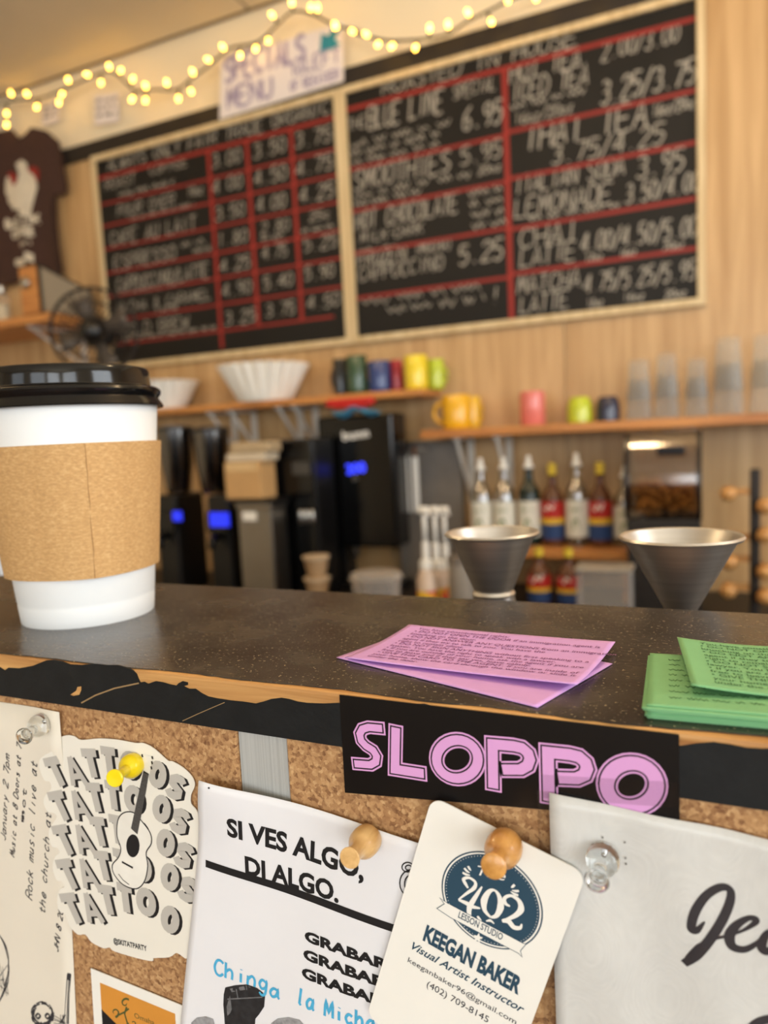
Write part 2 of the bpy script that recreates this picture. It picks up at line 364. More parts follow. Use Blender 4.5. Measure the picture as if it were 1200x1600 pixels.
def corkmat():
    m = bpy.data.materials.new('cork'); m.use_nodes = True; n = m.node_tree.nodes; L = m.node_tree.links; b = n['Principled BSDF']
    tc = n.new('ShaderNodeTexCoord')
    ds = n.new('ShaderNodeTexNoise'); ds.inputs['Scale'].default_value = 900; ds.inputs['Detail'].default_value = 3; L.new(tc.outputs['Object'], ds.inputs['Vector'])
    vm = n.new('ShaderNodeVectorMath'); vm.operation = 'MULTIPLY_ADD'; vm.inputs[1].default_value = (0.0016,)*3; L.new(ds.outputs['Color'], vm.inputs[0]); L.new(tc.outputs['Object'], vm.inputs[2])
    vo = n.new('ShaderNodeTexVoronoi'); vo.inputs['Scale'].default_value = 780; L.new(vm.outputs[0], vo.inputs['Vector'])
    sp = n.new('ShaderNodeSeparateColor'); L.new(vo.outputs['Color'], sp.inputs[0])
    nz = n.new('ShaderNodeTexNoise'); nz.inputs['Scale'].default_value = 420; nz.inputs['Detail'].default_value = 8; nz.inputs['Roughness'].default_value = 0.7; L.new(tc.outputs['Object'], nz.inputs['Vector'])
    mxv = n.new('ShaderNodeMix'); mxv.data_type = 'FLOAT'; mxv.inputs[0].default_value = 0.62; L.new(sp.outputs[0], mxv.inputs[2]); L.new(nz.outputs[0], mxv.inputs[3])
    cr = n.new('ShaderNodeValToRGB'); e = cr.color_ramp.elements; e[0].position = 0.22; e[0].color = rgb(104, 66, 36); e[1].position = 0.76; e[1].color = rgb(206, 168, 120)
    for pos, c in ((0.36, (150, 108, 70)), (0.5, (172, 130, 86)), (0.62, (186, 144, 98))): q = e.new(pos); q.color = rgb(*c)
    L.new(mxv.outputs[0], cr.inputs[0]); L.new(cr.outputs[0], b.inputs['Base Color'])
    bp = n.new('ShaderNodeBump'); bp.inputs['Strength'].default_value = 0.7; bp.inputs['Distance'].default_value = 0.0005; L.new(mxv.outputs[0], bp.inputs['Height']); L.new(bp.outputs[0], b.inputs['Normal'])
    b.inputs['Roughness'].default_value = 0.85
    return m
m_panel = wood('wall_laminate', rgb(208, 172, 124), rgb(176, 138, 90), 2, 7.0, 0.4, 0.05)
m_shelf = wood('shelf_wood', rgb(214, 150, 82), rgb(168, 104, 50), 0, 9.0, 0.4, 0.1)
m_bare = wood('bare_edge_wood', rgb(206, 158, 96), rgb(158, 106, 54), 0, 60.0, 0.55, 0.3)
m_frame = wood('pale_frame_wood', rgb(226, 206, 164), rgb(196, 170, 124), 2, 14.0, 0.5, 0.1)
m_dark = pm('dark_stained_wood', rgb(40, 34, 30), 0.5, var=0.3, scale=30, stretch=(1, 8, 8))
m_cream = pm('cream_wall_paint', rgb(236, 222, 192), 0.75, var=0.05, scale=3, bump=0.15, bscale=180)
m_ceil = pm('ceiling_board', rgb(228, 214, 186), 0.8, var=0.06, scale=2.5, bump=0.1, bscale=200)
m_seam = pm('seam_backing', rgb(120, 106, 84), 0.8, var=0.1, scale=8)  # darker backing that shows in the gaps between ceiling panels
m_floor = wood('floor_boards', rgb(120, 84, 54), rgb(86, 58, 36), 1, 5.0, 0.45, 0.1)
m_white = pm('white_trim_paint', rgb(236, 234, 228), 0.5, var=0.03, scale=10)
m_top = bartop(); m_cork = corkmat()
m_pane = clear('window_glass', (0.97, 0.98, 0.98, 1), 0.96, 0.02)

# ------------------------------------------------------------------ the room
structure(box('floor', XL, YF, -0.05, XR, YB, 0.0, m_floor))
ceiling = structure(box('ceiling', XL-0.1, YF-0.1, HC+0.012, XR+0.1, YB+0.1, HC+0.10, m_seam))
xs = [-3.7, -2.83, -1.61, -0.39, 0.83, 2.05, 2.7]; ys = [-3.4, -2.56, -0.12, 2.495]
for i in range(len(xs)-1):
    for j in range(len(ys)-1):
        g = 0.007
        box('ceiling_panel', xs[i]+g, ys[j]+g, HC, xs[i+1]-g, ys[j+1]-g, HC+0.0125, m_ceil, ceiling, bev=0.003)
wall_back = structure(box('wall_back', XL-0.1, YB+0.008, 0, XR+0.1, YB+0.11, HC+0.012, m_cream))
ZT = ZC+1.268                                              # top of the wood panelling
px_ = [-3.7, -2.9, -1.68, -0.46, 0.76, 1.98, 2.7]
for i in range(len(px_)-1):
    box('wood_panel', px_[i]+0.0015, YB, 0.0, px_[i+1]-0.0015, YB+0.0085, ZT, m_panel, wall_back, bev=0.001)
structure(box('trim_1', XL, YB-0.02, ZT, XR, YB+0.009, ZT+0.062, m_dark, bev=0.003))
structure(box('wall_left', XL-0.1, YF-0.1, 0, XL, YB+0.008, HC+0.012, m_cream))
def wall_with_holes(name, fn, a0, a1, holes):
    """wall along one direction with window openings; fn maps (a0, z0, a1, z1) to a box"""
    parts = []; a = a0
    for h0, h1 in holes: parts.append(fn(a, 0, h0, HC+0.012)); parts.append(fn(h0, 0, h1, WZ0)); parts.append(fn(h0, WZ1, h1, HC+0.012)); a = h1
    parts.append(fn(a, 0, a1, HC+0.012)); V, Fc = join(parts)
    return structure(mo(name, V, Fc, m_cream))
wall_with_holes('wall_front', lambda a, z0, b, z1: boxg(a, YF-0.1, z0, b, YF, z1), XL, XR, [(x0, x1) for _, x0, x1 in WIN])
wall_with_holes('wall_right', lambda a, z0, b, z1: boxg(XR, a, z0, XR+0.1, b, z1), YF-0.1, YB+0.008, RWIN)
def window(k, a0, a1, side):
    V, Fc = [], []
    def bx(p, q, z0, z1, d0, d1):
        return boxg(p, YF-d1, z0, q, YF-d0, z1, 0.002) if side == 'front' else boxg(XR+d0, p, z0, XR+d1, q, z1, 0.002)
    fr = [bx(a0, a0+0.05, WZ0, WZ1, 0.02, 0.08), bx(a1-0.05, a1, WZ0, WZ1, 0.02, 0.08), bx(a0+0.05, a1-0.05, WZ0, WZ0+0.05, 0.02, 0.08), bx(a0+0.05, a1-0.05, WZ1-0.05, WZ1, 0.02, 0.08)]
    V, Fc = join(fr); o = structure(mo('window_%d' % k, V, Fc, m_white))
    V, Fc = bx(a0+0.05, a1-0.05, WZ0+0.05, WZ1-0.05, 0.045, 0.051); mo('pane', V, Fc, m_pane, o)
for k, (_, x0, x1) in enumerate(WIN): window(k+1, x0, x1, 'front')
for k, (y0, y1) in enumerate(RWIN): window(k+4, y0, y1, 'right')

def pendant(x, y, power, label):
    """unseen warm lamp; glowing globe form made up to light the ceiling too"""
    t = root('unseen_lamp', (x, y, HC-0.42), label, 'lamp', 'unseen warm lamps above the bar'); R_ = 0.09; zc = HC-0.33
    lathe('globe', [(R_*math.sin(a*PI/14)+.0005, zc-HC-R_*math.cos(a*PI/14)) for a in range(1, 14)], (x, y, HC), pm('lamp_globe', (1, 0.9, 0.75, 1), 0.5, var=0.02, emit=(*WARM, 1), estr=power/(PI*4*PI*R_*R_)), t, 28)
    lathe('canopy', [(0.05, -0.02), (0.055, -0.015), (0.055, -0.0005)], (x, y, HC), m_white, t, 28); tube('cord', [(x, y, HC-0.0205), (x, y, zc+R_*.99)], .004, m_dark, t, 8)
pendant(-1.75, 0.55, LAMP, 'unseen warm lamp with made-up globe over the grinder end of the bar')  # lamps out of view, hung low as globes so the ceiling gets light
pendant(-0.35, 0.9, LAMP, 'unseen warm lamp with made-up globe over the syrup bottles')
pendant(1.1, 1.0, LAMP, 'unseen warm lamp with made-up globe over the right end of the back bar')

# ------------------------------------------------------------------ bar counter
CT = ZC-0.085; FY = 0.2074; BY = 0.348; EB = CT-0.0192
FP = Upright(FY)
bar = root('bar_counter', (-0.2, 0.28, 0), 'narrow bar counter with worn black paint and bare wood edge', 'counter')
box('wood_core', -1.7, FY, EB, 1.3, BY, CT-0.0003, m_bare, bar, bev=0.0012)
# paint on top, its front rim rubbed back unevenly
rr = random.Random(3); fr = []; x = -1.7
while x < 1.3:
    d = 0.0012+0.0010*math.sin(x*31)+0.0008*math.sin(x*97+1)+rr.uniform(-0.0004, 0.0004)
    if -0.118 < x < 0.02: d += 0.0012
    fr.append(Vector((x, FY+max(0.0004, d)))); x += 0.004
TPl = Lying(CT)
V, Fc = slab([Vector((-1.7, BY))]+fr+[Vector((1.3, fr[-1].y)), Vector((1.3, BY))], TPl, 0.0002, 0.0004); mo('top_paint', V, Fc, m_top, bar)
m_edge = pm('black_edge_paint', rgb(27, 29, 30), 0.5, var=0.25, scale=120, bump=0.12, bscale=400, spec=0.3)
up = [(0, 1042), (8, 1047), (14, 1043), (30, 1044), (52, 1040), (62, 1036), (72, 1032), (84, 1031), (96, 1033), (110, 1038), (128, 1039), (150, 1037), (168, 1039), (184, 1039), (196, 1042), (206, 1046), (214, 1052), (217, 1060), (220, 1066), (226, 1065), (232, 1068), (244, 1064), (256, 1066), (266, 1069), (276, 1071), (280, 1067), (286, 1064), (294, 1066), (294, 1070), (288, 1072), (296, 1076), (306, 1076), (316, 1083), (326, 1088), (340, 1091), (360, 1094), (380, 1096), (400, 1099), (412, 1096), (424, 1092), (440, 1090), (452, 1092), (466, 1096), (480, 1098), (505, 1099), (530, 1098)]
top = [FP.uv(*p) for p in up]
left = [Vector((-1.7+0.02*i, CT-0.006+0.0025*math.sin(i*1.7)+0.002*math.sin(i*0.61))) for i in range(int((top[0].x+1.7-0.01)/0.02))]
right = []
x = top[-1].x+0.003
while x < 1.3:
    right.append(Vector((x, CT-0.0024+0.0011*math.sin(x*130)+0.0008*math.sin(x*300+2)))); x += 0.004
poly = left+top+right+[Vector((1.3, EB+0.0002)), Vector((-1.7, EB+0.0002))]
V, Fc = slab(poly[::-1], FP, 0.0003, 0.0006); mo('edge_paint', V, Fc, m_edge, bar)
# scratches down to the wood and a rubbed spot
sc = [[(128, 1098), (150, 1086), (180, 1075), (218, 1067)], [(286, 1126), (310, 1115), (340, 1102), (352, 1097)]]
V, Fc = join2([ribbon([FP.uv(*p) for p in s], wd) for s, wd in zip(sc, (0.0006, 0.0003))]); V, Fc = lay((V, Fc), FP, 0.00036)
mo('scratch', V, Fc, pm('scratch_wood', rgb(150, 122, 84), 0.7), bar)
V, Fc = flat([FP.uv(*p) for p in ((111, 1085), (120, 1079), (122, 1073), (128, 1072), (128, 1078), (125, 1085), (116, 1087))], FP, 0.00036); mo('bare_spot', V, Fc, m_bare, bar)
box('front_panel', -1.7, FY+0.0065, 0.0, 1.3, FY+0.026, EB-0.0002, m_dark, bar)
box('lower_shelf', -1.7, FY+0.0262, CT-0.078, 1.3, 0.535, CT-0.058, m_dark, bar, bev=0.002)
box('back_panel', -1.7, 0.50, 0.0, 1.3, 0.52, CT-0.0782, m_dark, bar)

sx0 = FP.uv(366, 1150).x; sx1 = FP.uv(444, 1160).x; CKY = FY+0.0012; CB = CT-0.52
CP = Upright(CKY)
tag(box('cork_board', -1.3, CKY, CB, sx0, FY+0.0063, EB-0.0003, m_cork, bev=0.0008, origin=(-0.6, CKY, CB)), 'brown cork board under the bar edge, left of the silver strip', 'cork board', 'cork boards on the bar front')
tag(box('cork_board', sx1, CKY, CB, 1.0, FY+0.0063, EB-0.0003, m_cork, bev=0.0008, origin=(0.3, CKY, CB)), 'brown cork board under the bar edge, right of the silver strip', 'cork board', 'cork boards on the bar front')
m_silver = pm('ribbed_silver', rgb(198, 198, 194), 0.4, 0.25, var=0.2, scale=3, stretch=(600, 1, 1))
parts = []; n = 34
for i in range(n):
    a = sx0+0.0002+(sx1-sx0-0.0004)*i/n; b = sx0+0.0002+(sx1-sx0-0.0004)*(i+1)/n
    parts.append(([(a, CKY+0.0012, CB), ((a+b)/2, CKY+0.0008, CB), (b, CKY+0.0012, CB), (a, CKY+0.0012, EB-0.0004), ((a+b)/2, CKY+0.0008, EB-0.0004), (b, CKY+0.0012, EB-0.0004)], [[0, 1, 4, 3], [1, 2, 5, 4]]))
parts.append(boxg(sx0+0.0002, CKY+0.0012, CB, sx1-0.0002, FY+0.0063, EB-0.0004))
V, Fc = join(parts); tag(mo('metal_strip', V, Fc, m_silver, origin=(sx0, CKY, CB)), 'ribbed silver strip between the two cork boards', 'strip')

# ------------------------------------------------------------------ papers and stickers on the bar front
m_ink = pm('black_print', rgb(22, 22, 24), 0.6, var=0.1)
m_pen = pm('pen_ink', rgb(58, 56, 60), 0.7, var=0.3, scale=900)
m_paper = pm('white_paper', rgb(230, 230, 233), 0.7, var=0.02, scale=40, bump=0.05, bscale=90)
m_paper2 = pm('cream_paper', rgb(226, 218, 202), 0.7, var=0.03, scale=30, bump=0.1, bscale=70)
m_card = pm('card_stock', rgb(240, 238, 230), 0.5, var=0.015, scale=60)
def Cr(x0, y0, k): return lambda *q: (x0+q[0]*k, y0+q[1]*k)
def base_of(plane, poly): zs = min(q[1] for q in poly); xm = sum(q[0] for q in poly)/len(poly); return Vector((xm, plane.y, zs))

# --- hand-written sheet at the left
c = Cr(0, 1100, 0.3125)
def bend_l(x, z): return 0.0016*math.exp(-((x-FP.uv(93, 1120).x)/0.010)**2)*math.exp(-((z-FP.uv(93, 1120).y)/0.02)**2)
PL = Upright(CKY, bend_l, 0.0006)
a = PL.uv(0, 1097); b = PL.uv(92, 1113); dn = PL.uv(119, 1600)
tl = a+(a-b).normalized()*0.09; dd = (dn-b)*1.5
r = root('handwritten_sheet', base_of(PL, [b+dd, tl+dd]), 'cream sheet with sideways pen writing and ink sketches, far left', 'paper')
V, Fc = grid(tl, b, b+dd, tl+dd, 16, 12, PL, 0.0006, 0.0002); r = mo('sheet', V, Fc, m_paper2, r, True)
lines = [('January 2 7pm', (28, 690), (48, 255), 34), ('Music at 8 Doors at 7', (72, 770), (108, 205), 30), ('not', (122, 580), (134, 420), 26), ('Rock music live at', (160, 985), (186, 290), 42), ('the church at', (225, 1060), (256, 545), 40), ('JHN 8 20', (290, 1245), (318, 1035), 30)]
parts = [hand(PL, s, PL.uv(*c(*p0)), PL.uv(*c(*p1)), h*0.3125*0.00030, 0.00055, 0.00068, 0.09, 0.35) for s, p0, p1, h in lines]
parts.append(scrib(PL, PL.uv(*c(118, 592)), PL.uv(*c(124, 545)), 0.0016, 0.0006, 0.00068, 3, 0.12))
V, Fc = join(parts); mo('pen_writing', V, Fc, m_pen, r)
rr = random.Random(5); parts = []
def sk(pts, wd=0.0004, jit=2.0, rep=1):
    for _ in range(rep):
        P = [PL.uv(*c(x+rr.uniform(-jit, jit), y+rr.uniform(-jit, jit))) for x, y in pts]
        parts.append(ribbon([Vector(p[:2]) for p in crom([(p.x, p.y, 0) for p in P], 4)], wd))
for k in range(5): sk([(-10, 1140+k*3), (22, 1200), (38+k, 1260), (45, 1330), (38-k*2, 1390), (20, 1440), (-5, 1490)], 0.0003, 4)
for k in range(14): sk([(rr.uniform(-5, 40), rr.uniform(1270, 1450)), (rr.uniform(0, 45), rr.uniform(1280, 1460))], 0.0003, 3)
for k in range(60):
    t = rr.uniform(0, 2*PI); q = rr.uniform(0.72, 1.0); t2 = t+rr.uniform(.3, .9)
    sk([(213+58*q*math.cos(t), 1548+66*q*math.sin(t)), (213+58*q*math.cos((t+t2)/2), 1548+66*q*math.sin((t+t2)/2)), (213+58*q*math.cos(t2), 1548+66*q*math.sin(t2))], 0.0006, 2)
for cx in (190, 238): sk([(cx-12, 1560), (cx, 1548), (cx+12, 1560), (cx, 1572), (cx-12, 1560)], 0.0009, 1, 3)
sk([(205, 1590), (215, 1600), (228, 1592)], 0.0008, 2, 3)
for x0, x1 in ((338, 322), (345, 332), (355, 342), (350, 338)): sk([(x0, 1350), ((x0+x1)/2, 1460), (x1, 1600)], 0.0003, 1.5, 2)
for k in range(10): sk([(336+rr.uniform(0, 18), 1345+rr.uniform(0, 34)), (336+rr.uniform(0, 18), 1345+rr.uniform(0, 34))], 0.0006, 2)
for k in range(5): sk([(268, 1560+k*10), (300, 1572+k*10), (330, 1590+k*6)], 0.0003, 4)
for k in range(8): sk([(300+rr.uniform(0, 30), 1555), (292+rr.uniform(0, 30), 1600)], 0.0003, 3)
V, Fc = lay(join2(parts), PL, 0.00068); mo('ink_sketch', V, Fc, m_pen, r)

# --- die-cut sticker with rows of lettering (rows of the word, a guitar in front)
c = Cr(60, 1130, 0.23744)
TP = Upright(CKY, None, 0.0010)
outl = [(110, 170), (120, 110), (180, 80), (235, 85), (280, 110), (400, 100), (520, 108), (640, 130), (690, 130), (760, 165), (850, 245), (880, 250), (950, 290), (1010, 350), (1030, 410), (1005, 470), (1005, 530), (1040, 570), (1060, 640), (1070, 800), (1070, 950), (1065, 1100), (1060, 1250), (1050, 1400), (990, 1545), (930, 1520), (905, 1512), (860, 1540), (760, 1545), (750, 1565), (650, 1545), (500, 1500), (470, 1475), (430, 1480), (350, 1440), (310, 1390), (260, 1390), (205, 1330), (180, 1260), (135, 1230), (125, 1150), (145, 1090), (172, 1075), (155, 1040), (120, 1030), (95, 950), (110, 880), (140, 850), (125, 820), (90, 810), (70, 750), (75, 690), (110, 640), (122, 610), (100, 590), (60, 580), (35, 520), (50, 470), (85, 430), (75, 385), (40, 375), (10, 300), (10, 240), (50, 205)]
ol = [Vector(p[:2]) for p in crom([(*TP.uv(*c(x, y)), 0) for x, y in outl], 3, True)][::-1]
r = root('tattoo_sticker', base_of(TP, ol), 'white die-cut sticker with rows of grey TATTOOS lettering and a guitar', 'sticker')
V, Fc = slab(ol, TP, 0.0011, 0.0003); r = mo('vinyl', V, Fc, pm('sticker_vinyl', rgb(236, 232, 220), 0.4, var=0.02), r)
LT = {'T': [[(0, 1), (1, 1)], [(.5, 1), (.5, 0)]], 'A': [[(.08, -.02), (.5, 1.0)], [(.5, 1.0), (.92, -.02)], [(.2, .3), (.8, .3)]],
      'O': [[(.5+.36*math.cos(t*PI/8), .5+.43*math.sin(t*PI/8)) for t in range(16)]],
      'S': [[(.92, .82), (.72, .95), (.4, .95), (.16, .8), (.2, .6), (.5, .5), (.8, .4), (.85, .2), (.6, .05), (.3, .05), (.06, .2)]]}
def letter(ch, cx, cy, wd, hg, ang, th):
    """thick block letter about (cx, cy) in picture units of the sticker; returns strokes in plane units"""
    out = []; u = TP.uv(*c(cx, cy)); k = (TP.uv(*c(cx, cy-50))-TP.uv(*c(cx, cy+50))).length/100
    kx = (TP.uv(*c(cx+50, cy))-TP.uv(*c(cx-50, cy))).length/100
    for st in LT[ch]:
        P = []
        for x, y in st:
            x = (x-.5)*(wd-th*.6); y = (y-.5)*(hg-th*.8)
            ca, sa = math.cos(ang), math.sin(ang); P.append(u+Vector(((x*ca-y*sa)*kx, (x*sa+y*ca)*k)))
        out.append(ribbon(P, th*k, ch == 'O'))
    return out
row = [('T', 125, 330, 140, 200, 22), ('A', 240, 312, 130, 205, 17), ('T', 352, 275, 130, 200, 9), ('T', 468, 262, 125, 200, 2), ('O', 602, 275, 145, 195, -6), ('O', 785, 336, 130, 195, -14), ('S', 905, 418, 120, 180, -24)]
blk, gry = [], []; m_grey = pm('grey_print', rgb(190, 186, 178), 0.5, var=0.04)
for k in range(5):
    for ch, x, y, wd, hg, an in row:
        if ch in 'OS' and x > 700 and k == 4: x -= 25; y += 55
        if ch == 'S' and k == 4: continue
        x2, y2 = x+27*k, y+225*k
        blk += letter(ch, x2+20, y2+10, wd, hg, math.radians(an), 38 if ch == 'A' else 54); gry += letter(ch, x2, y2, wd, hg, math.radians(an), 38 if ch == 'A' else 54)
V, Fc = lay(join2(blk), TP, 0.00114); mo('letter_shadow', V, Fc, m_ink, r)
V, Fc = lay(join2(gry), TP, 0.00118); mo('lettering', V, Fc, m_grey, r)
body = [(560, 590), (625, 585), (680, 640), (738, 720), (745, 790), (712, 850), (722, 940), (700, 1040), (645, 1088), (560, 1060), (500, 990), (490, 930), (530, 880), (545, 820), (520, 740), (525, 640)]
bd = [Vector(p[:2]) for p in crom([(*TP.uv(*c(x, y)), 0) for x, y in body], 4, True)]
V, Fc = flat(bd[::-1], TP, 0.00122); mo('guitar_body', V, Fc, pm('sticker_white', rgb(238, 235, 225), 0.5), r)
g = [ribbon(bd+bd[:1], 0.0005)]
g.append(ribbon([TP.uv(*c(x, y)) for x, y in ((552, 910), (588, 930), (625, 950))], 0.0009)); g.append(ribbon([TP.uv(*c(x, y)) for x, y in ((530, 990), (560, 1030), (600, 1060))], 0.0004))
V, Fc = lay(join2(g), TP, 0.00124); mo('guitar_outline', V, Fc, m_ink, r)
hole = [TP.uv(*c(625+44*math.cos(t*PI/10), 805+76*math.sin(t*PI/10))) for t in range(20)]
V, Fc = flat(hole, TP, 0.00126); mo('guitar_hole', V, Fc, m_ink, r)
V1 = flat([TP.uv(*c(x, y)) for x, y in ((612, 690), (655, 730), (712, 440), (730, 330), (695, 310))][::-1], TP, 0.00128)
V2 = flat([TP.uv(*c(x, y)) for x, y in ((690, 320), (735, 335), (755, 215), (690, 205))][::-1], TP, 0.00128)
V, Fc = join([V1]); mo('guitar_neck', V, Fc, pm('dark_grey_print', rgb(84, 82, 80), 0.5, var=0.4, scale=1500), r)
V, Fc = join([V2]); mo('guitar_headstock', V, Fc, MATS['sticker_white'], r)
pg = [ribbon([TP.uv(*c(x+dx, y)) for dx in (0, 10)], 0.0012) for x, y in ((682, 212), (682, 245), (684, 280), (748, 225), (746, 258), (742, 292))]
V, Fc = lay(join2(pg), TP, 0.0013); mo('guitar_peg', V, Fc, m_ink, r)
V, Fc = text(TP, '@SKITATPARTY', c(498, 1445), c(718, 1498), 8, 0.00118, 0.03); mo('small_print', V, Fc, m_ink, r)

# --- orange card, lower left
c = Cr(0, 1480, 0.26667)
a = TP.uv(*c(530, 125)); b = TP.uv(*c(1070, 345)); d = TP.uv(*c(565, 450)); ex = (b-a).normalized(); ey = Vector((ex.y, -ex.x)); W_, H_ = 0.0508, 0.089
corner = lambda u, v: a+ex*u+ey*v
r = root('orange_card', base_of(TP, [corner(0, H_), corner(W_, H_)]), 'white-bordered orange card with green swirl below the sticker', 'card')
V, Fc = slab([corner(0, H_), corner(W_, H_), corner(W_, 0), corner(0, 0)], TP, 0.0009, 0.0003); r = mo('card', V, Fc, m_card, r)
V, Fc = flat([corner(.005, H_-.005), corner(W_-.005, H_-.005), corner(W_-.005, .005), corner(.005, .005)], TP, 0.00094); mo('orange_print', V, Fc, pm('orange_print', rgb(214, 146, 60), 0.5, var=0.05), r)
q = [corner(.005, .0175), corner(.013, .0215), corner(.018, .034), corner(.016, H_-.005), corner(.005, H_-.005)]
V, Fc = flat(q[::-1], TP, 0.00097); mo('black_print', V, Fc, m_ink, r)
sw = []
for cx, cy, d0, tgt in ((735, 328, 0.0, (742, 395)), (672, 382, 2.2, (730, 400)), (778, 445, 4.0, (742, 415))):
    P = [TP.uv(*c(cx+(6+t*2.3)*math.cos(d0+t*.55), cy+(6+t*2.3)*math.sin(d0+t*.55))) for t in range(11)]; sw.append(ribbon(P, [0.0003+0.00007*t for t in range(11)]))
sw.append(ribbon([TP.uv(*c(x, y)) for x, y in ((742, 350), (730, 390), (745, 440), (748, 470))], 0.0008)); sw.append(ribbon([TP.uv(*c(x, y)) for x, y in ((690, 400), (730, 380), (755, 360))], 0.0007))
V, Fc = lay(join2(sw), TP, 0.001); mo('swirl_print', V, Fc, pm('green_print', rgb(78, 88, 50), 0.5), r)
V, Fc = text(TP, 'Omaha', c(788, 412), c(905, 458), 8, 0.001, 0.0); mo('small_print', V, Fc, MATS['green_print'], r)

# --- flyer
c = Cr(270, 1180, 0.34167)
FL0 = Upright(CKY, None, 0.0024)
a = Upright(CKY, None, 0.0064).uv(311, 1219); b = FL0.uv(653, 1317); l = FL0.uv(282, 1600); ex = (b-a).normalized(); ey = (l-a).normalized()
def bend_f(x, z):
    q = Vector((x, z))-a; u = q.dot(ex); v = q.dot(Vector((ex.y, -ex.x)))
    return 0.0045*math.exp(-(u/0.022)**2-(v/0.02)**2)+0.0009*(1+math.sin(u*95+v*30))*0.5
PF = Upright(CKY, bend_f, 0.0018)
# the lifted corner's outline: the top edge dips a little between the pins
W_, H_ = 0.108, 0.135
r = root('protest_flyer', base_of(FL0, [a+ey*H_, a+ex*W_+ey*H_]), 'white flyer headed SI VES ALGO with a thick black bar, lifted corner', 'flyer')
V, Fc = grid(a, a+ex*W_, a+ex*W_+ey*H_, a+ey*H_, 36, 40, PF, 0.0017, 0.0002); r = mo('sheet', V, Fc, m_paper, r, True)
T = lambda s, p0, p1, cap, bold=0.0, shear=0.0, sp=1.0: text(PF, s, c(*p0), c(*p1), cap*0.34167, 0.00182, bold, shear, sp)
V, Fc = join([T('SI VES ALGO,', (250, 366), (872, 572), 80, 0.035), T('DI ALGO.', (332, 540), (758, 674), 80, 0.035)]); mo('heading', V, Fc, m_ink, r)
q0, q1, q2, q3 = [PF.uv(*c(*p)) for p in ((150, 478), (1020, 777), (1012, 811), (150, 511))]
V, Fc = grid(q3, q2, q1, q0, 40, 2, PF, 0.00182); mo('black_bar', V, Fc, m_ink, r)
V, Fc = join([T('GRABAR', p0, p1, 46, 0.05) for p0, p1 in (((603, 846), (990, 985)), ((597, 929), (982, 1068)), ((590, 1013), (972, 1152)))]); mo('body_text', V, Fc, m_ink, r)
m_blue = pm('blue_marker', rgb(78, 178, 222), 0.6, var=0.15, scale=500)
hw = lambda s, p0, p1, h: hand(PF, s, PF.uv(*c(*p0)), PF.uv(*c(*p1)), h*0.34167*0.00021, 0.00105, 0.00186, 0.05, 0.12)
V, Fc = join([hw('Ching', (185, 1000), (440, 1082), 92), hw('a', (438, 1098), (495, 1118), 80), hw('la', (560, 1132), (650, 1172), 92), hw('Micha', (690, 1190), (930, 1262), 84)]); mo('blue_handwriting', V, Fc, m_blue, r)
fist = [(240, 1062), (285, 1052), (340, 1048), (385, 1064), (412, 1085), (422, 1105), (418, 1150), (395, 1185), (378, 1205), (372, 1300), (242, 1300), (236, 1200), (231, 1140), (233, 1095)]
V, Fc = flat([PF.uv(*c(*p)) for p in fist][::-1], PF, 0.00184); mo('fist_print', V, Fc, pm('fist_print_dark', rgb(44, 44, 46), 0.6, var=0.5, scale=400), r)
hl = [[(286, 1056), (290, 1056), (300, 1110), (296, 1112)], [(334, 1052), (338, 1052), (346, 1105), (342, 1107)], [(380, 1066), (384, 1068), (386, 1112), (382, 1112)], [(250, 1112), (410, 1104), (410, 1109), (250, 1118)], [(246, 1150), (262, 1098), (270, 1160), (300, 1172), (360, 1160), (395, 1168), (360, 1200), (280, 1210), (250, 1190)], [(345, 1056), (372, 1066), (388, 1085), (372, 1080)], [(262, 1068), (282, 1062), (290, 1078), (270, 1084)], [(300, 1060), (326, 1056), (332, 1072), (308, 1076)]]
V, Fc = join([flat([PF.uv(*c(*p)) for p in h][::-1], PF, 0.00186) for h in hl]); mo('fist_highlight', V, Fc, pm('fist_print_light', rgb(120, 120, 122), 0.6, var=0.4, scale=500), r)
bl = [[(85, 1222), (110, 1200), (150, 1194), (185, 1206), (195, 1240), (180, 1290), (80, 1290)], [(450, 1225), (480, 1204), (530, 1198), (580, 1210), (612, 1245), (600, 1290), (450, 1290)]]
V, Fc = join([flat([PF.uv(*c(*p)) for p in h][::-1], PF, 0.00184) for h in bl]); mo('grey_print', V, Fc, pm('grey_halftone', rgb(160, 160, 162), 0.6, var=0.35, scale=700), r)
ov = []
for cx, cy, rx, ry in ((1074, 512, 26, 22), (1078, 514, 14, 11), (1082, 585, 44, 58), (1086, 588, 26, 38)):
    P = [PF.uv(*c(cx+rx*math.cos(t*PI/10), cy+ry*math.sin(t*PI/10))) for t in range(20)]; ov.append(ribbon(P, 0.00045, True))
V, Fc = lay(join2(ov), PF, 0.00184); mo('line_drawing', V, Fc, m_ink, r)
V, Fc = flat([PF.uv(*c(165+5*math.cos(t), 150+5*math.sin(t))) for t in range(6)], PF, 0.00184); mo('pin_hole', V, Fc, m_pen, r)

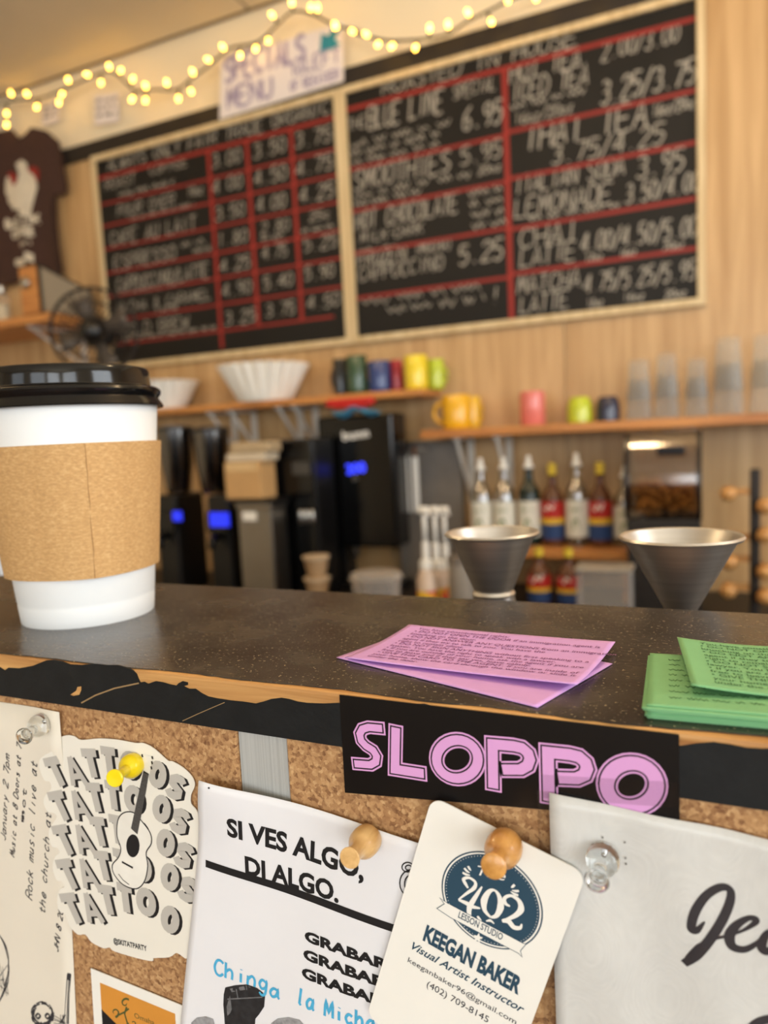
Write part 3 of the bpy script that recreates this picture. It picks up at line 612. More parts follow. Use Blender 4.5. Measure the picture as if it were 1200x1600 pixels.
# --- business card
c = Cr(560, 1230, 0.31667)
KP = Upright(CKY-0.0034, None, 0.0016)
a = KP.uv(*c(364, 46)); b = KP.uv(*c(1125, 428)); ex = (b-a).normalized(); ey = Vector((ex.y, -ex.x)); W_, H_ = (b-a).length, 0.0889; R_ = 0.0042
def rr_poly(w, h, rad, n=6):
    P = []
    for cx, cy, a0 in ((rad, rad, PI), (w-rad, rad, 1.5*PI), (w-rad, h-rad, 0), (rad, h-rad, .5*PI)):
        for i in range(n+1): t = a0+i/n*PI/2; P.append((cx+rad*math.cos(t), cy+rad*math.sin(t)))
    return P
pol = [a+ex*u+ey*v for u, v in rr_poly(W_, H_, R_)]
r = root('business_card', base_of(KP, pol), 'white rounded business card with navy oval logo, pinned at a slant', 'business card')
V, Fc = slab(pol[::-1], KP, 0.0016, 0.0004); r = mo('card', V, Fc, m_card, r)
m_navy = pm('navy_print', rgb(40, 72, 92), 0.5, var=0.06); o1 = 0.00164
inv = lambda p: (lambda q: (q.dot(ex), q.dot(ey)))(KP.uv(*c(*p))-a)
el = [inv(p) for p in ((405, 530), (893, 640), (600, 303), (742, 806))]
cu = sum(p[0] for p in el[2:])/2*0.5+sum(p[0] for p in el[:2])/4; cv = (el[2][1]+el[3][1])/2
ru = abs(el[1][0]-el[0][0])/2*1.08; rv = abs(el[3][1]-el[2][1])/2*1.14; cu -= .0004; cv += .0008
E = lambda k, t, n=72: a+ex*(cu+ru*k*math.cos(2*PI*t/n))+ey*(cv+rv*k*math.sin(2*PI*t/n))
V, Fc = flat([E(1, t) for t in range(72)][::-1], KP, o1); mo('logo_oval', V, Fc, m_navy, r)
ring = ribbon([E(.955, t) for t in range(72)], 0.0005, True)
dots = []
for t in range(88):
    p = E(.90, t, 88); dots.append(([p+Vector((.00014*math.cos(k*PI/3), .00014*math.sin(k*PI/3))) for k in range(6)], [list(range(6))]))
V, Fc = lay(join2([ring]+dots), KP, o1+.00004); mo('logo_ring', V, Fc, m_card, r)
T = lambda s, p0, p1, cap, bold=0.0, shear=0.0, sp=1.0, off=o1+.00008: text(KP, s, c(*p0), c(*p1), cap*0.31667, off, bold, shear, sp)
# ornate numerals drawn as swelling strokes in a frame along the baseline
nb0 = KP.uv(*c(503, 582)); nb1 = KP.uv(*c(792, 690)); ne = (nb1-nb0).normalized(); nn = Vector((-ne.y, ne.x)); nl = (nb1-nb0).length; nh = nl*0.50
def orn(pts, wd): return ribbon([Vector(p[:2]) for p in crom([(*(nb0+ne*(x*nl)+nn*(y*nh)), 0) for x, y in pts], 5)], [nl*0.00125*w for w in sum([[wd[i]+(wd[i+1]-wd[i])*j/5 for j in range(5)] for i in range(len(wd)-1)], [])+[wd[-1]]])
num = [orn([(.10, .72), (.05, .84), (.01, .98), (.10, 1.1), (.21, 1.02), (.20, .8), (.08, .5), (-.04, .18)], [26, 48, 46, 36, 40, 52, 36, 20]),
       orn([(-.04, .18), (.10, .16), (.20, .12), (.34, .16)], [30, 60, 60, 20]),
       orn([(.33, .95), (.28, .7), (.22, .4), (.16, .05), (.18, -.28), (.27, -.42), (.36, -.3), (.31, -.15)], [20, 44, 60, 72, 56, 40, 50, 30]),
       orn([(.53, -.02), (.42, .15), (.39, .48), (.45, .85), (.54, .98), (.63, .82), (.67, .48), (.62, .12), (.53, -.02)], [30, 60, 92, 60, 30, 60, 92, 60, 30]),
       orn([(.82, .62), (.74, .66), (.72, .84), (.82, 1.0), (.95, .92), (1.0, .66), (.92, .36), (.74, .02)], [22, 50, 46, 40, 60, 84, 60, 30]),
       orn([(.72, .0), (.82, .08), (.92, -.06), (1.02, .0), (1.04, .16)], [40, 76, 66, 48, 14]), orn([(.46, -.22), (.53, -.14), (.60, -.2)], [14, 40, 14])]
V, Fc = lay(join2(num), KP, o1+.00008); mo('logo_number', V, Fc, m_card, r)
fl = [orn([(x, y), (x+dx*.5, y+dy*.5-.02), (x+dx, y+dy)], [8, 34, 30]) for x, y, dx, dy in ((.12, 1.38, -.06, .12), (.10, 1.28, -.10, .10), (.11, 1.2, -.13, .0), (.80, 1.28, .05, .14), (.82, 1.2, .11, .06), (.80, 1.14, .13, -.04))]
V, Fc = lay(join2(fl), KP, o1+.00008); mo('logo_flourish', V, Fc, m_card, r)
V, Fc = T('The', (590, 432), (728, 462), 50, 0.0, 0.3); mo('logo_small_word', V, Fc, m_card, r)
ban = [(402, 545), (425, 574), (388, 597), (452, 640), (790, 818), (808, 836), (800, 806), (828, 772), (812, 768), (440, 570)]
V, Fc = flat([KP.uv(*c(*p)) for p in ban], KP, o1+.00010); mo('logo_banner', V, Fc, m_card, r)
V, Fc = lay(ribbon([KP.uv(*c(*p)) for p in ban], 0.00022, True), KP, o1+.00013); mo('banner_outline', V, Fc, m_navy, r)
V, Fc = T('LESSON STUDIO', (492, 640), (708, 754), 36, 0.015, 0, 1.0, o1+.00014); mo('banner_text', V, Fc, m_navy, r)
st = [KP.uv(*c(590+(27 if k % 2 == 0 else 12)*math.sin(k*PI/5+.25), 742-(27 if k % 2 == 0 else 12)*math.cos(k*PI/5+.25))) for k in range(10)]
V, Fc = flat(st[::-1], KP, o1+.00010); mo('logo_star', V, Fc, m_card, r)
V, Fc = T('KEEGAN BAKER', (318, 750), (790, 1020), 86, 0.045); mo('name_text', V, Fc, m_navy, r)
V, Fc = T('Visual Artist Instructor', (262, 796), (812, 1116), 42, 0.012, 0.35); mo('title_text', V, Fc, m_navy, r)
m_gp = pm('grey_ink', rgb(64, 64, 70), 0.6)
V, Fc = join([T('keeganbaker96@gmail.com', (243, 860), (776, 1170), 28), T('(402) 709-8145', (336, 982), (638, 1162), 36)]); mo('contact_text', V, Fc, m_gp, r)

# --- sticker with the pink word over the edge of the bar
SP = Upright(FY, None, 0.0007)
c = Cr(480, 940, 0.6)
q = [SP.uv(*p) for p in ((530, 1083), (1061, 1148), (1061, 1283), (530, 1237))]
x0, x1 = q[0].x, q[1].x; zt = CT-0.0006; zb0 = q[3].y; zb1 = q[2].y
r = root('word_sticker', (x0, FY, zb0), 'black sticker with pink outlined word SLOPPO stuck over the bar edge', 'sticker')
V, Fc = slab([(x0, zb0), (x1, zb1), (x1, zt), (x0, zt)], SP, 0.0007, 0.0003); r = mo('black_vinyl', V, Fc, pm('black_vinyl', rgb(10, 10, 11), 0.3, var=0.1), r)
m_pink = pm('pink_print', rgb(220, 162, 216), 0.4, var=0.03); m_blk2 = pm('black_line_print', rgb(14, 13, 15), 0.4)
def ell(cx, cy, rx, ry, n=28): return [(cx+rx*math.cos(2*PI*t/n), cy+ry*math.sin(2*PI*t/n)) for t in range(n)]
# each letter: centre line in pixel units of the crop, open or closed
word = [([(203, 331), (160, 327), (144, 332), (137, 345), (141, 362), (153, 375), (172, 387), (181, 402), (179, 417), (165, 425), (116, 421)], False, 37),
        ([(231, 320), (229, 436), (312, 449)], False, 42), (ell(391, 410, 54, 50), True, 42),
        ([(485, 494), (483, 371), (538, 376), (560, 381), (575, 394), (580, 410), (574, 427), (556, 437), (500, 437)], False, 43),
        ([(630, 528), (627, 392), (684, 398), (708, 404), (724, 418), (729, 434), (722, 451), (702, 460), (645, 458)], False, 45), (ell(845, 477, 65, 57), True, 49)]
kp = abs(SP.uv(*c(500, 400)).y-SP.uv(*c(500, 500)).y)/100
lay3 = [[], [], []]
for pts, cl, wd in word:
    P = [SP.uv(*c(*p)) for p in pts]
    for k, (ww, cut) in enumerate(((wd, 0), (wd-9, 4.5), (wd-17, 8.5))):
        Q = [p.copy() for p in P]
        if not cl and cut:
            Q[0] += (Q[1]-Q[0]).normalized()*cut*kp; Q[-1] += (Q[-2]-Q[-1]).normalized()*cut*kp
        lay3[k].append(ribbon(Q, ww*kp, cl))
for nm, k, mt, of in (('letter_outline', 0, m_pink, 0.00074), ('letter_inline', 1, m_blk2, 0.00078), ('letter_fill', 2, m_pink, 0.00082)):
    V, Fc = lay(join2(lay3[k]), SP, of); mo(nm, V, Fc, mt, r)
q = [SP.uv(*p) for p in ((848, 1210), (1062, 1222), (1062, 1262), (848, 1246))]
m_tape = clear('clear_tape', (0.985, 0.985, 0.985, 1), 0.985, 0.10, edge=0.05)
V, Fc = slab([q[3], q[2], q[1], q[0]], SP, 0.0010, 0.0001); tag(mo('clear_tape', V, Fc, m_tape, origin=V[0]), 'strip of clear tape over the lower right of the pink word', 'tape')

# --- sheet in a clear sleeve at the right
c = Cr(820, 1200, 0.31667)
def bend_r(x, z): return 0.0004*(math.sin(x*210+z*60)+math.sin(z*150-x*90))+0.0009*math.exp(-((x-RX)/0.02)**2)
PR = Upright(CKY-0.0012, None, 0.0010); RX = PR.uv(858, 1240).x; PR.bend = bend_r
a = PR.uv(858, 1239); b = PR.uv(1200, 1313); ex = (b-a).normalized(); ey = (PR.uv(869, 1600)-a).normalized()
r = root('printed_sheet', base_of(PR, [a+ey*0.2, a+ex*.14+ey*.2]), 'white sheet in a clear sleeve with large script letters, far right', 'paper')
V, Fc = grid(a, a+ex*.14, a+ex*.14+ey*.2, a+ey*.2, 40, 50, PR, 0.0009, 0.0002); rt = r; r = mo('sheet', V, Fc, pm('sleeved_paper', rgb(238, 238, 236), 0.6, var=0.04, scale=25), r, True)
m_slv = clear('clear_sleeve', (0.985, 0.985, 0.98, 1), 0.98, 0.12, edge=0.06)
s0 = a-ex*0.0036+ey*-0.0002
V, Fc = grid(s0, s0+ex*.148, s0+ex*.148+ey*.205, s0+ey*.205, 40, 50, PR, 0.0014, 0.0001); slv_ = mo('sleeve', V, Fc, m_slv, rt, True)
def brush(pts, wd):
    P = crom([(*PR.uv(*c(*p)), 0) for p in pts], 6); W = sum([[wd[i]+(wd[i+1]-wd[i])*j/6 for j in range(6)] for i in range(len(wd)-1)], [])+[wd[-1]]
    k = 0.31667*0.0002; return ribbon([Vector(p[:2]) for p in P], [x*k for x in W])
bs = [brush([(888, 758), (850, 800), (822, 790), (838, 715), (890, 635), (960, 590), (1010, 598), (1015, 650), (980, 740), (915, 845), (845, 925), (785, 965)], [6, 30, 38, 40, 36, 34, 30, 36, 40, 42, 44, 34]),
      brush([(800, 940), (860, 885), (930, 845), (1000, 828), (1080, 800), (1135, 765), (1140, 745), (1100, 742), (1040, 780), (1010, 830), (1025, 880), (1085, 895), (1150, 860), (1205, 800)], [20, 30, 16, 12, 14, 24, 26, 24, 36, 44, 40, 30, 18, 12]),
      brush([(1205, 800), (1185, 830), (1168, 880), (1190, 905), (1240, 880), (1300, 820)], [12, 30, 40, 36, 24, 14]),
      brush([(1110, 1275), (1160, 1250), (1230, 1240), (1300, 1265)], [20, 34, 40, 30])]
V, Fc = lay(join2(bs), PR, 0.00103); mo('script_print', V, Fc, pm('charcoal_print', rgb(52, 50, 56), 0.6, var=0.1), r)
V, Fc = join([flat([PR.uv(*c(x+6*math.cos(t), y+6*math.sin(t))) for t in range(6)], PR, 0.00155) for x, y in ((338, 372), (385, 338), (494, 362), (498, 440), (500, 468))]); mo('pin_hole', V, Fc, pm('pin_hole_shade', rgb(110, 106, 100), 0.8), slv_)

# --- pushpins: base_px on the board, head_px the outer end
def pin(name, bpx, hpx, ln, off, prof, mat, label, n=24):
    y0 = CKY-off; p0 = at_y(*bpx, y0); p1 = at_y(*hpx, y0-ln); ax = (p1-p0); L_ = ax.length
    q = ax.to_track_quat('Z', 'Y').to_matrix()
    r = root(name, p0, label, 'pushpin', 'pushpins on the bar front')
    V, Fc = latheg([(rd, t*L_) for rd, t in prof], (0, 0, 0), n); V = [q @ v+p0 for v in V]
    soft(mo('grip', V, Fc, mat, r, True), 0.7)
    V, Fc = latheg([(0.0001, -0.009), (0.0005, -0.007), (0.0005, 0.0002)], (0, 0, 0), 8); V = [q @ v+p0 for v in V]; mo('point', V, Fc, pm('steel_pin', rgb(190, 190, 190), 0.25, 1.0), r, True)
k = 0.001
WP = [(.5*k, 0), (4.6*k, .0), (5.3*k, .06), (5.6*k, .2), (5.4*k, .36), (4.4*k, .48), (3.3*k, .55), (2.95*k, .66), (2.95*k, .80), (3.3*k, .92), (3.65*k, .97), (3.7*k, .99), (3.5*k, 1.0), (.2*k, 1.005)]
m_pin = wood('pale_pin_wood', rgb(228, 188, 126), rgb(206, 160, 98), 1, 120, 0.4, 0.05, 0.3); m_pin2 = wood('amber_pin_wood', rgb(216, 160, 86), rgb(190, 132, 62), 1, 120, 0.35, 0.05, 0.4)
pin('pushpin', (577, 1308), (546, 1341), 0.0165, 0.0028, [(a*.92, b) for a, b in WP], m_pin, 'pale wooden pushpin holding the white flyer')
pin('pushpin', (791, 1318), (771, 1354), 0.0165, 0.0054, WP, m_pin2, 'amber wooden pushpin holding the rounded business card')
YP = [(.5*k, 0), (3.6*k, 0), (4.6*k, .05), (4.8*k, .16), (4.4*k, .28), (3.2*k, .36), (2.0*k, .42), (1.75*k, .6), (1.9*k, .76), (2.6*k, .86), (3.3*k, .92), (3.4*k, .97), (3.0*k, 1.0), (.3*k, 0.985)]
pin('pushpin', (210, 1193), (178, 1217), 0.0150, 0.0016, YP, pm('yellow_plastic', rgb(240, 214, 20), 0.3, var=0.05, coat=0.3), 'yellow plastic pushpin holding the lettered sticker')
m_clr = pm('clear_pin_plastic', (0.95, 0.97, 0.97, 1), 0.05, trans=1.0, var=0.02)
pin('pushpin', (66, 1130), (37, 1151), 0.0150, 0.0012, YP, m_clr, 'clear plastic pushpin holding the handwritten sheet')
pin('pushpin', (943, 1338), (932, 1378), 0.0140, 0.0032, YP, m_clr, 'clear plastic pushpin holding the sleeved sheet')

# ------------------------------------------------------------------ on the bar: paper cup
CX, CY = -0.299, 0.274
r = root('paper_cup', (CX, CY, CT+0.0002), 'white paper coffee cup with black lid and kraft sleeve on the bar', 'cup')
B = (CX, CY, CT+0.0002)
m_cup = pm('cup_paper', rgb(226, 227, 226), 0.45, var=0.02, scale=30)
zz = lambda z: 0.0325+(0.0427-0.0325)*z/0.113
lathe('cup_body', [(0.030, 0.004), (0.0305, 0.0004), (0.0322, 0.0), (0.0325, 0.0006), (zz(.0095), .0095), (zz(.0105)-.0002, .0105), (zz(.0112), .0112), (zz(.113), .113), (zz(.113)-.001, .114), (zz(.11)-.001, .11), (.033, .012), (.001, .012)], B, m_cup, r, 96, True, True, None, None, 0.9)
def kraft():
    m = bpy.data.materials.new('kraft_card'); m.use_nodes = True; n = m.node_tree.nodes; L = m.node_tree.links; b = n['Principled BSDF']
    tc = n.new('ShaderNodeTexCoord'); mp = n.new('ShaderNodeMapping'); mp.inputs['Scale'].default_value = (1, 1, 2.6); L.new(tc.outputs['Object'], mp.inputs[0])
    n1 = n.new('ShaderNodeTexNoise'); n1.inputs['Scale'].default_value = 420; n1.inputs['Detail'].default_value = 9; n1.inputs['Roughness'].default_value = 0.65; L.new(mp.outputs[0], n1.inputs['Vector'])
    cr = n.new('ShaderNodeValToRGB'); e = cr.color_ramp.elements; e[0].position = 0.22; e[0].color = rgb(164, 126, 82); e[1].position = 0.78; e[1].color = rgb(216, 178, 126)
    q = e.new(0.5); q.color = rgb(192, 150, 96); L.new(n1.outputs[0], cr.inputs[0]); L.new(cr.outputs[0], b.inputs['Base Color'])
    bp = n.new('ShaderNodeBump'); bp.inputs['Strength'].default_value = 0.25; bp.inputs['Distance'].default_value = 0.0004; L.new(n1.outputs[0], bp.inputs['Height']); L.new(bp.outputs[0], b.inputs['Normal'])
    b.inputs['Roughness'].default_value = 0.8; return m
# sleeve: folded flat in the box, so two creases stand away from the cup
cam_a = math.atan2(-CY, -CX); A1 = cam_a+0.10; A2 = A1+1.62
def bulge(an):
    out = 0.0
    for c0, amp, wid in ((A1, 0.085, 0.6), (A2, 0.035, 0.6), (A1+PI, 0.05, 0.7), (A2+PI, 0.05, 0.7)):
        d = abs((an-c0+PI) % (2*PI)-PI); out += amp*max(0, 1-d/wid)
    return 1+out
N = 144; prof = []
def ring(z, add): return [Vector((CX+(zz(z)+add)*bulge(A1+2*PI*i/N)*math.cos(A1+2*PI*i/N), CY+(zz(z)+add)*bulge(A1+2*PI*i/N)*math.sin(A1+2*PI*i/N), CT+0.0002+z)) for i in range(N)]
lv = [(0.0245, .0006), (0.0245, .0014), (0.041, .0014), (0.057, .0014), (0.074, .0014), (0.0885, .0014), (0.0885, .0006), (0.0245, .0006)]
V = sum([ring(z, ad) for z, ad in lv], []); Fc = [[j*N+i, j*N+(i+1) % N, (j+1)*N+(i+1) % N, (j+1)*N+i] for j in range(len(lv)-1) for i in range(N)]
slv = soft(mo('sleeve', V, Fc, kraft(), r, True), 0.12)
rk = random.Random(4); tube('crease', [ring(z, .00135)[0]+Vector((rk.uniform(-.0002, .0002), rk.uniform(-.0002, .0002), 0)) for z in [.0248+.0635*i/14 for i in range(15)]], .0002, pm('crease_kraft', rgb(166, 126, 82), 0.9), slv, 6)
m_lid = pm('black_lid_plastic', rgb(14, 14, 15), 0.12, var=0.1, bump=0.03, bscale=60)
lid = [(.0425, .1095), (.0452, .1095), (.0455, .1102), (.0444, .1125), (.0434, .1142), (.0431, .1150), (.0436, .1160), (.0444, .1172), (.0447, .1188), (.0442, .1202), (.0430, .1212), (.0415, .1216), (.0403, .1218), (.0400, .1222), (.0397, .127), (.0394, .1312), (.0388, .1325), (.0380, .1330), (.0370, .1326), (.0358, .1300), (.0350, .1288), (.001, .1284)]
lid = [(a_, .106+(z_-.1095)*.83) for a_, z_ in lid]
lathe('lid', lid, B, m_lid, r, 96, True, True, None, None, 0.5)

# ------------------------------------------------------------------ printed cards lying on the bar
def nat(plane, s, p, e, cap, off, bold=0.0, cond=1.0):
    V, Fc = glyphs(s, bold); x0 = min(v.x for v in V); x1 = max(v.x for v in V); p = Vector(p)
    return text(plane, s, p, p+e*((x1-x0)*cap/CAP*cond), cap, off, bold, px=False)
LINES = ['You have constitutional rights:', '\u2022 DO NOT OPEN THE DOOR if an immigration agent is', 'knocking on the door.', '\u2022 DO NOT ANSWER ANY QUESTIONS from an immigration', 'agent if they try to talk to you. You have the', 'right to remain silent.', '\u2022 DO NOT SIGN ANYTHING without first speaking to a', 'lawyer. You have the right to speak with a lawyer.', '\u2022 If you are outside of your home, ask the agent if you are', 'free to leave and if they say yes, leave calmly.', '\u2022 GIVE THIS CARD TO THE AGENT. If you are inside of', 'your home, show the card through the window or slide it', 'under the door.']
def card(name, tl, e, plane, off, mat, label, cat, lines=None, ink=None, group=None, w=0.0889, h=0.0508, th=0.00028, ls=0.0034, indent=0.0070, cap=0.0025):
    n = Vector((e.y, -e.x)); q = lambda u, v: tl+e*u+n*v
    r = root(name, plane.w(q(w/2, h/2), off-th)*1.0, label, cat, group)
    V, Fc = grid(q(0, h), q(w, h), q(w, 0), q(0, 0), 40, 24, plane, off, th); cd = mo('card', V, Fc, mat, r, True)
    if lines:
        parts = [nat(plane, s, q(indent, 0.0052+ls*i), e, cap, off+0.0002, 0.002, 0.98) for i, s in enumerate(lines)]
        V, Fc = join(parts); mo('printed_text', V, Fc, ink, cd)
    return r
m_purple = pm('orchid_card', rgb(208, 160, 222), 0.65, var=0.03, scale=200); m_pink_ink = pm('plum_ink', rgb(126, 70, 124), 0.7)
a = TPl.uv(640, 983); b = TPl.uv(968, 1018); e1 = (b-a).normalized(); n1 = Vector((e1.y, -e1.x))
b2 = TPl.uv(957, 1040); d2 = TPl.uv(846, 1105); s2 = (d2-b2).normalized(); e2 = Vector((-s2.y, s2.x)); e2 = e2 if e2.x > 0 else -e2
GP = 'orchid cards lying on the bar'
card('handout_card', b2-e2*0.0889, e2, TPl, 0.0008, m_purple, 'lower orchid card peeking out under the printed one', 'card', group=GP)
def bend_p(x, y):
    q = Vector((x, y))-a; u = q.dot(e1); v = q.dot(n1); return 0.0016*(u/0.089)**2+0.0010*((v-.025)/.025)**2
card('handout_card', a-e1*0.0002, e1, Lying(CT, bend_p), 0.0011, m_purple, 'upper orchid card printed with small lines of text', 'card', LINES, m_pink_ink, GP)

m_green = pm('green_card', rgb(122, 180, 128), 0.65, var=0.03, scale=200); m_green_ink = pm('dark_green_ink', rgb(56, 104, 58), 0.7)
a = TPl.uv(1016, 1040); bl = TPl.uv(1011, 1122); ed = (bl-a).normalized(); eg = Vector((-ed.y, ed.x)); eg = eg if eg.x > 0 else -eg
GG = 'stack of green cards on the bar'; rr = random.Random(11); NS = 10
names = ['tenth', 'ninth', 'eighth', 'seventh', 'sixth', 'fifth', 'fourth', 'third', 'second', 'first']
for k in range(NS):
    an = rr.uniform(-.02, .02); e = Vector((eg.x*math.cos(an)-eg.y*math.sin(an), eg.x*math.sin(an)+eg.y*math.cos(an)))
    last = k == NS-1
    card('handout_card', a+Vector((rr.uniform(-.0012, .0012), rr.uniform(-.0010, .0010))), e, TPl, 0.0006+0.00042*k, m_green,
         'green card in the stack, %s one down below the slanted top card' % names[k], 'card', None, m_green_ink, GG, th=0.0003)
o_top = 0.0006+0.00042*(NS-1)
n_ = Vector((eg.y, -eg.x)); pp = []
for i in range(8): pp.append(scrib(TPl, a+eg*0.006+n_*(0.007+i*0.0052), a+eg*0.08+n_*(0.007+i*0.0052), 0.0017, 0.0003, o_top+0.0001, 40+i, 0.5))
V, Fc = join(pp); top_card = [o for o in COL.objects if o.get('label', '').startswith('green card in the stack, first')][0]; mo('printed_text', V, Fc, m_green_ink, top_card.children[0])
zt_ = CT+o_top
TG = Lying(zt_+0.0008); a = TG.uv(1058, 1006); bl = TG.uv(1079, 1078)
ed = (bl-a).normalized(); e = Vector((-ed.y, ed.x)); e = e if e.x > 0 else -e
def bend_g(x, y, a=a, e=e):
    q = Vector((x, y))-a; u = q.dot(e); return 0.0022*max(0, 1-u/0.03)**2
TG.bend = bend_g
card('handout_card', a, e, TG, 0.0004, m_green, 'slanted green card on top of the stack, printed with small text', 'card', LINES, m_green_ink, GG)

# ------------------------------------------------------------------ steel jiggers behind the bar
m_steel = pm('brushed_steel', rgb(226, 224, 221), 0.37, 1.0, var=0.12, scale=8, stretch=(1, 1, 60), bump=0.05, bscale=12)
LS = CT-0.058
def jigger(cpx, Yj, rad, waist, zw, rb, label):
    P = at_y(*cpx, Yj); zr = P.z; c0 = (P.x, Yj, LS+0.0004); h = zr-c0[2]; hw = zw
    r = root('jigger', c0, label, 'jigger', 'steel jiggers behind the bar')
    t = 0.0008
    upc = [(waist, hw), (rad-0.001, h-0.0006), (rad+0.0008, h-0.0012), (rad+0.0016, h), (rad+0.0008, h+0.0011), (rad-0.0008, h+0.0006), (rad-0.0016, h-0.0010), (waist-t, hw+0.001), (0.0005, hw+0.001)]
    lathe('large_measure', upc, c0, m_steel, r, 64, True, True, None, None, 0.5)
    lathe('small_measure', [(rb-0.001, 0.001), (rb, 0.0), (rb+0.0008, 0.0008), (rb, 0.0016), (waist+.0006, hw-0.004), (waist+0.0012, hw-0.002), (waist+.0002, hw-0.0002)], c0, m_steel, r, 64, True, True, None, None, 0.5)
jigger((768, 833), 0.402, 0.0256, 0.0113, 0.0510, 0.021, 'smaller steel jigger with a ringed waist, left of the two')
jigger((1063, 839), 0.388, 0.0280, 0.0068, 0.0465, 0.020, 'larger steel cone jigger, right of the two')

# ------------------------------------------------------------------ chalkboards on the back wall
m_slate = pm('blackboard', rgb(27, 25, 23), 0.55, var=0.25, scale=4, spec=0.3)
m_red = pm('red_line_paint', rgb(150, 38, 30), 0.6, var=0.15, scale=6)
m_chalk = pm('chalk', rgb(178, 172, 160), 0.9, var=0.35, scale=300)
BYD = YB-0.001; BT = ZC+1.2662; BB = BT-0.914
BX0 = -2.4668; BX1 = BX0+1.22; BX2 = BX1+1.22
SL = Upright(BYD-0.012)
def chalkboard(x0, x1, label):
    r = root('chalkboard', ((x0+x1)/2, BYD, BB), label, 'chalkboard', 'menu chalkboards on the back wall')
    g = 0.001; f = 0.024
    sl_ = box('slate', x0+f*.5, BYD-0.012, BB+f*.5, x1-f*.5, BYD, BT-f*.5, m_slate, r)
    box('frame_rail', x0+g, BYD-0.024, BT-f, x1-g, BYD-0.001, BT, m_frame, r, bev=0.003); box('frame_rail', x0+g, BYD-0.024, BB, x1-g, BYD-0.001, BB+f, m_frame, r, bev=0.003)
    box('frame_stile', x0+g, BYD-0.0235, BB+f, x0+f, BYD-0.001, BT-f, m_frame, r, bev=0.003); box('frame_stile', x1-f, BYD-0.0235, BB+f, x1-g, BYD-0.001, BT-f, m_frame, r, bev=0.003)
    return sl_
b1 = chalkboard(BX0, BX1, 'left chalkboard menu with a red price grid of coffee drinks')
b2 = chalkboard(BX1, BX2, 'right chalkboard menu headed ROASTED IN HOUSE, listing teas and sodas')
def hl(xa, xb, z, wd=0.011): return boxg(xa, SL.y-0.001, z-wd/2, xb, SL.y+0.0005, z+wd/2)
def vl(x, za, zb, wd=0.012): return boxg(x-wd/2, SL.y-0.0008, min(za, zb), x+wd/2, SL.y+0.0005, max(za, zb))
Q = Cr(130, 150, 0.35833); U = lambda x, y: SL.uv(*Q(x, y))
xi, xj = BX0+0.024, BX1-0.024; parts = []
z0 = U(545, 237).y; parts.append(hl(xi, xj, z0, 0.014))
zs = [U(560, y).y for y in (360, 465, 575, 690, 800, 915, 1030)]
for z in zs: parts.append(hl(xi, xj if z != zs[-1] else xj-0.05, z, 0.009))
for x in (U(545, 240).x, U(712, 200).x, U(905, 145).x): parts.append(vl(x, z0, zs[-1]-(0.07 if x < U(600, 200).x else 0), 0.016))
V, Fc = join(parts); mo('red_grid', V, Fc, m_red, b1)
def chalk(board, Uf, items):
    pp = []
    for s, x, y, xe, h in items:
        a = Uf(x, y); bx = Uf(xe, y-(xe-x)*0.25).x; hh = abs(Uf(x, y-h).y-a.y); wd = min(0.0085, max(0.004, hh*0.10))
        if s.startswith('~'): pp = [scrib(SL, a, (bx, a.y), hh, 0.0042, 0.0008, int(x+y), 0.55)]
        else:
            pp = []; i0 = 0; n_ = len(s)
            for wrd in s.split(' '):                       # one piece for each word
                pp.append(hand(SL, wrd, (a.x+(bx-a.x)*i0/n_, a.y), (a.x+(bx-a.x)*(i0+len(wrd))/n_, a.y), hh, wd, 0.0008, 0.10, 0.12)); i0 += len(wrd)+1
        for V, Fc in pp:
            o = mo('chalk_writing', V, Fc, m_chalk, board)
            if s.startswith('~'): o['kind'] = 'stuff'
chalk(b1, U, [('ALWAYS ONLY FAIR TRADE ORGANIC', 105, 330, 1075, 52), ('ROAST', 95, 412, 230, 45), ('COFFEE', 290, 345, 455, 40), ('~', 155, 445, 400, 26),
 ('POUR OVER', 150, 528, 400, 46), ('10oz', 455, 440, 525, 40), ('~', 205, 545, 490, 20), ('CAFE AU LAIT', 118, 655, 492, 56), ('ESPRESSO', 135, 760, 405, 56), ('~', 430, 665, 555, 30), ('~', 480, 688, 560, 22),
 ('CAPPUCCINO/LATTE', 145, 855, 545, 55), ('~', 170, 872, 420, 18), ('MOCHA & CARAMEL', 150, 948, 555, 42), ('LATTE', 320, 950, 415, 26), ('COLD BREW', 170, 1048, 460, 48), ('~', 175, 1070, 575, 18),
 ('3.00', 560, 315, 690, 58), ('3.50', 740, 275, 885, 62), ('3.75', 920, 232, 1085, 64), ('4.00', 562, 428, 695, 58), ('4.50', 745, 392, 890, 62), ('4.75', 925, 352, 1090, 64),
 ('3.50', 575, 547, 705, 58), ('4.00', 755, 510, 885, 62), ('4.25', 940, 470, 1095, 64), ('1.80', 585, 660, 720, 55), ('2.80', 775, 605, 900, 50), ('~', 775, 635, 890, 22), ('25c', 985, 547, 1080, 38), ('~', 950, 602, 1095, 22),
 ('4.25', 595, 770, 730, 55), ('4.75', 780, 715, 890, 55), ('5.25', 960, 682, 1110, 58), ('4.90', 605, 878, 735, 55), ('5.40', 785, 846, 915, 55), ('5.90', 965, 806, 1095, 58), ('3.25', 615, 1000, 755, 55), ('3.75', 795, 966, 925, 55), ('4.50', 975, 932, 1120, 55)])
Q2 = Cr(520, 0, 0.56667); U2 = lambda x, y: SL.uv(*Q2(x, y))
xi, xj = BX1+0.024, BX2-0.024; xm = U2(482, 500).x; parts = []
z0 = U2(500, 182).y; parts.append(hl(xi, xj, z0, 0.014)); parts.append(vl(xm, z0, BB+0.026, 0.018))
for x, y in ((250, 423), (250, 545), (250, 668), (250, 797)): parts.append(hl(xi, xm, U2(x, y).y, 0.011))
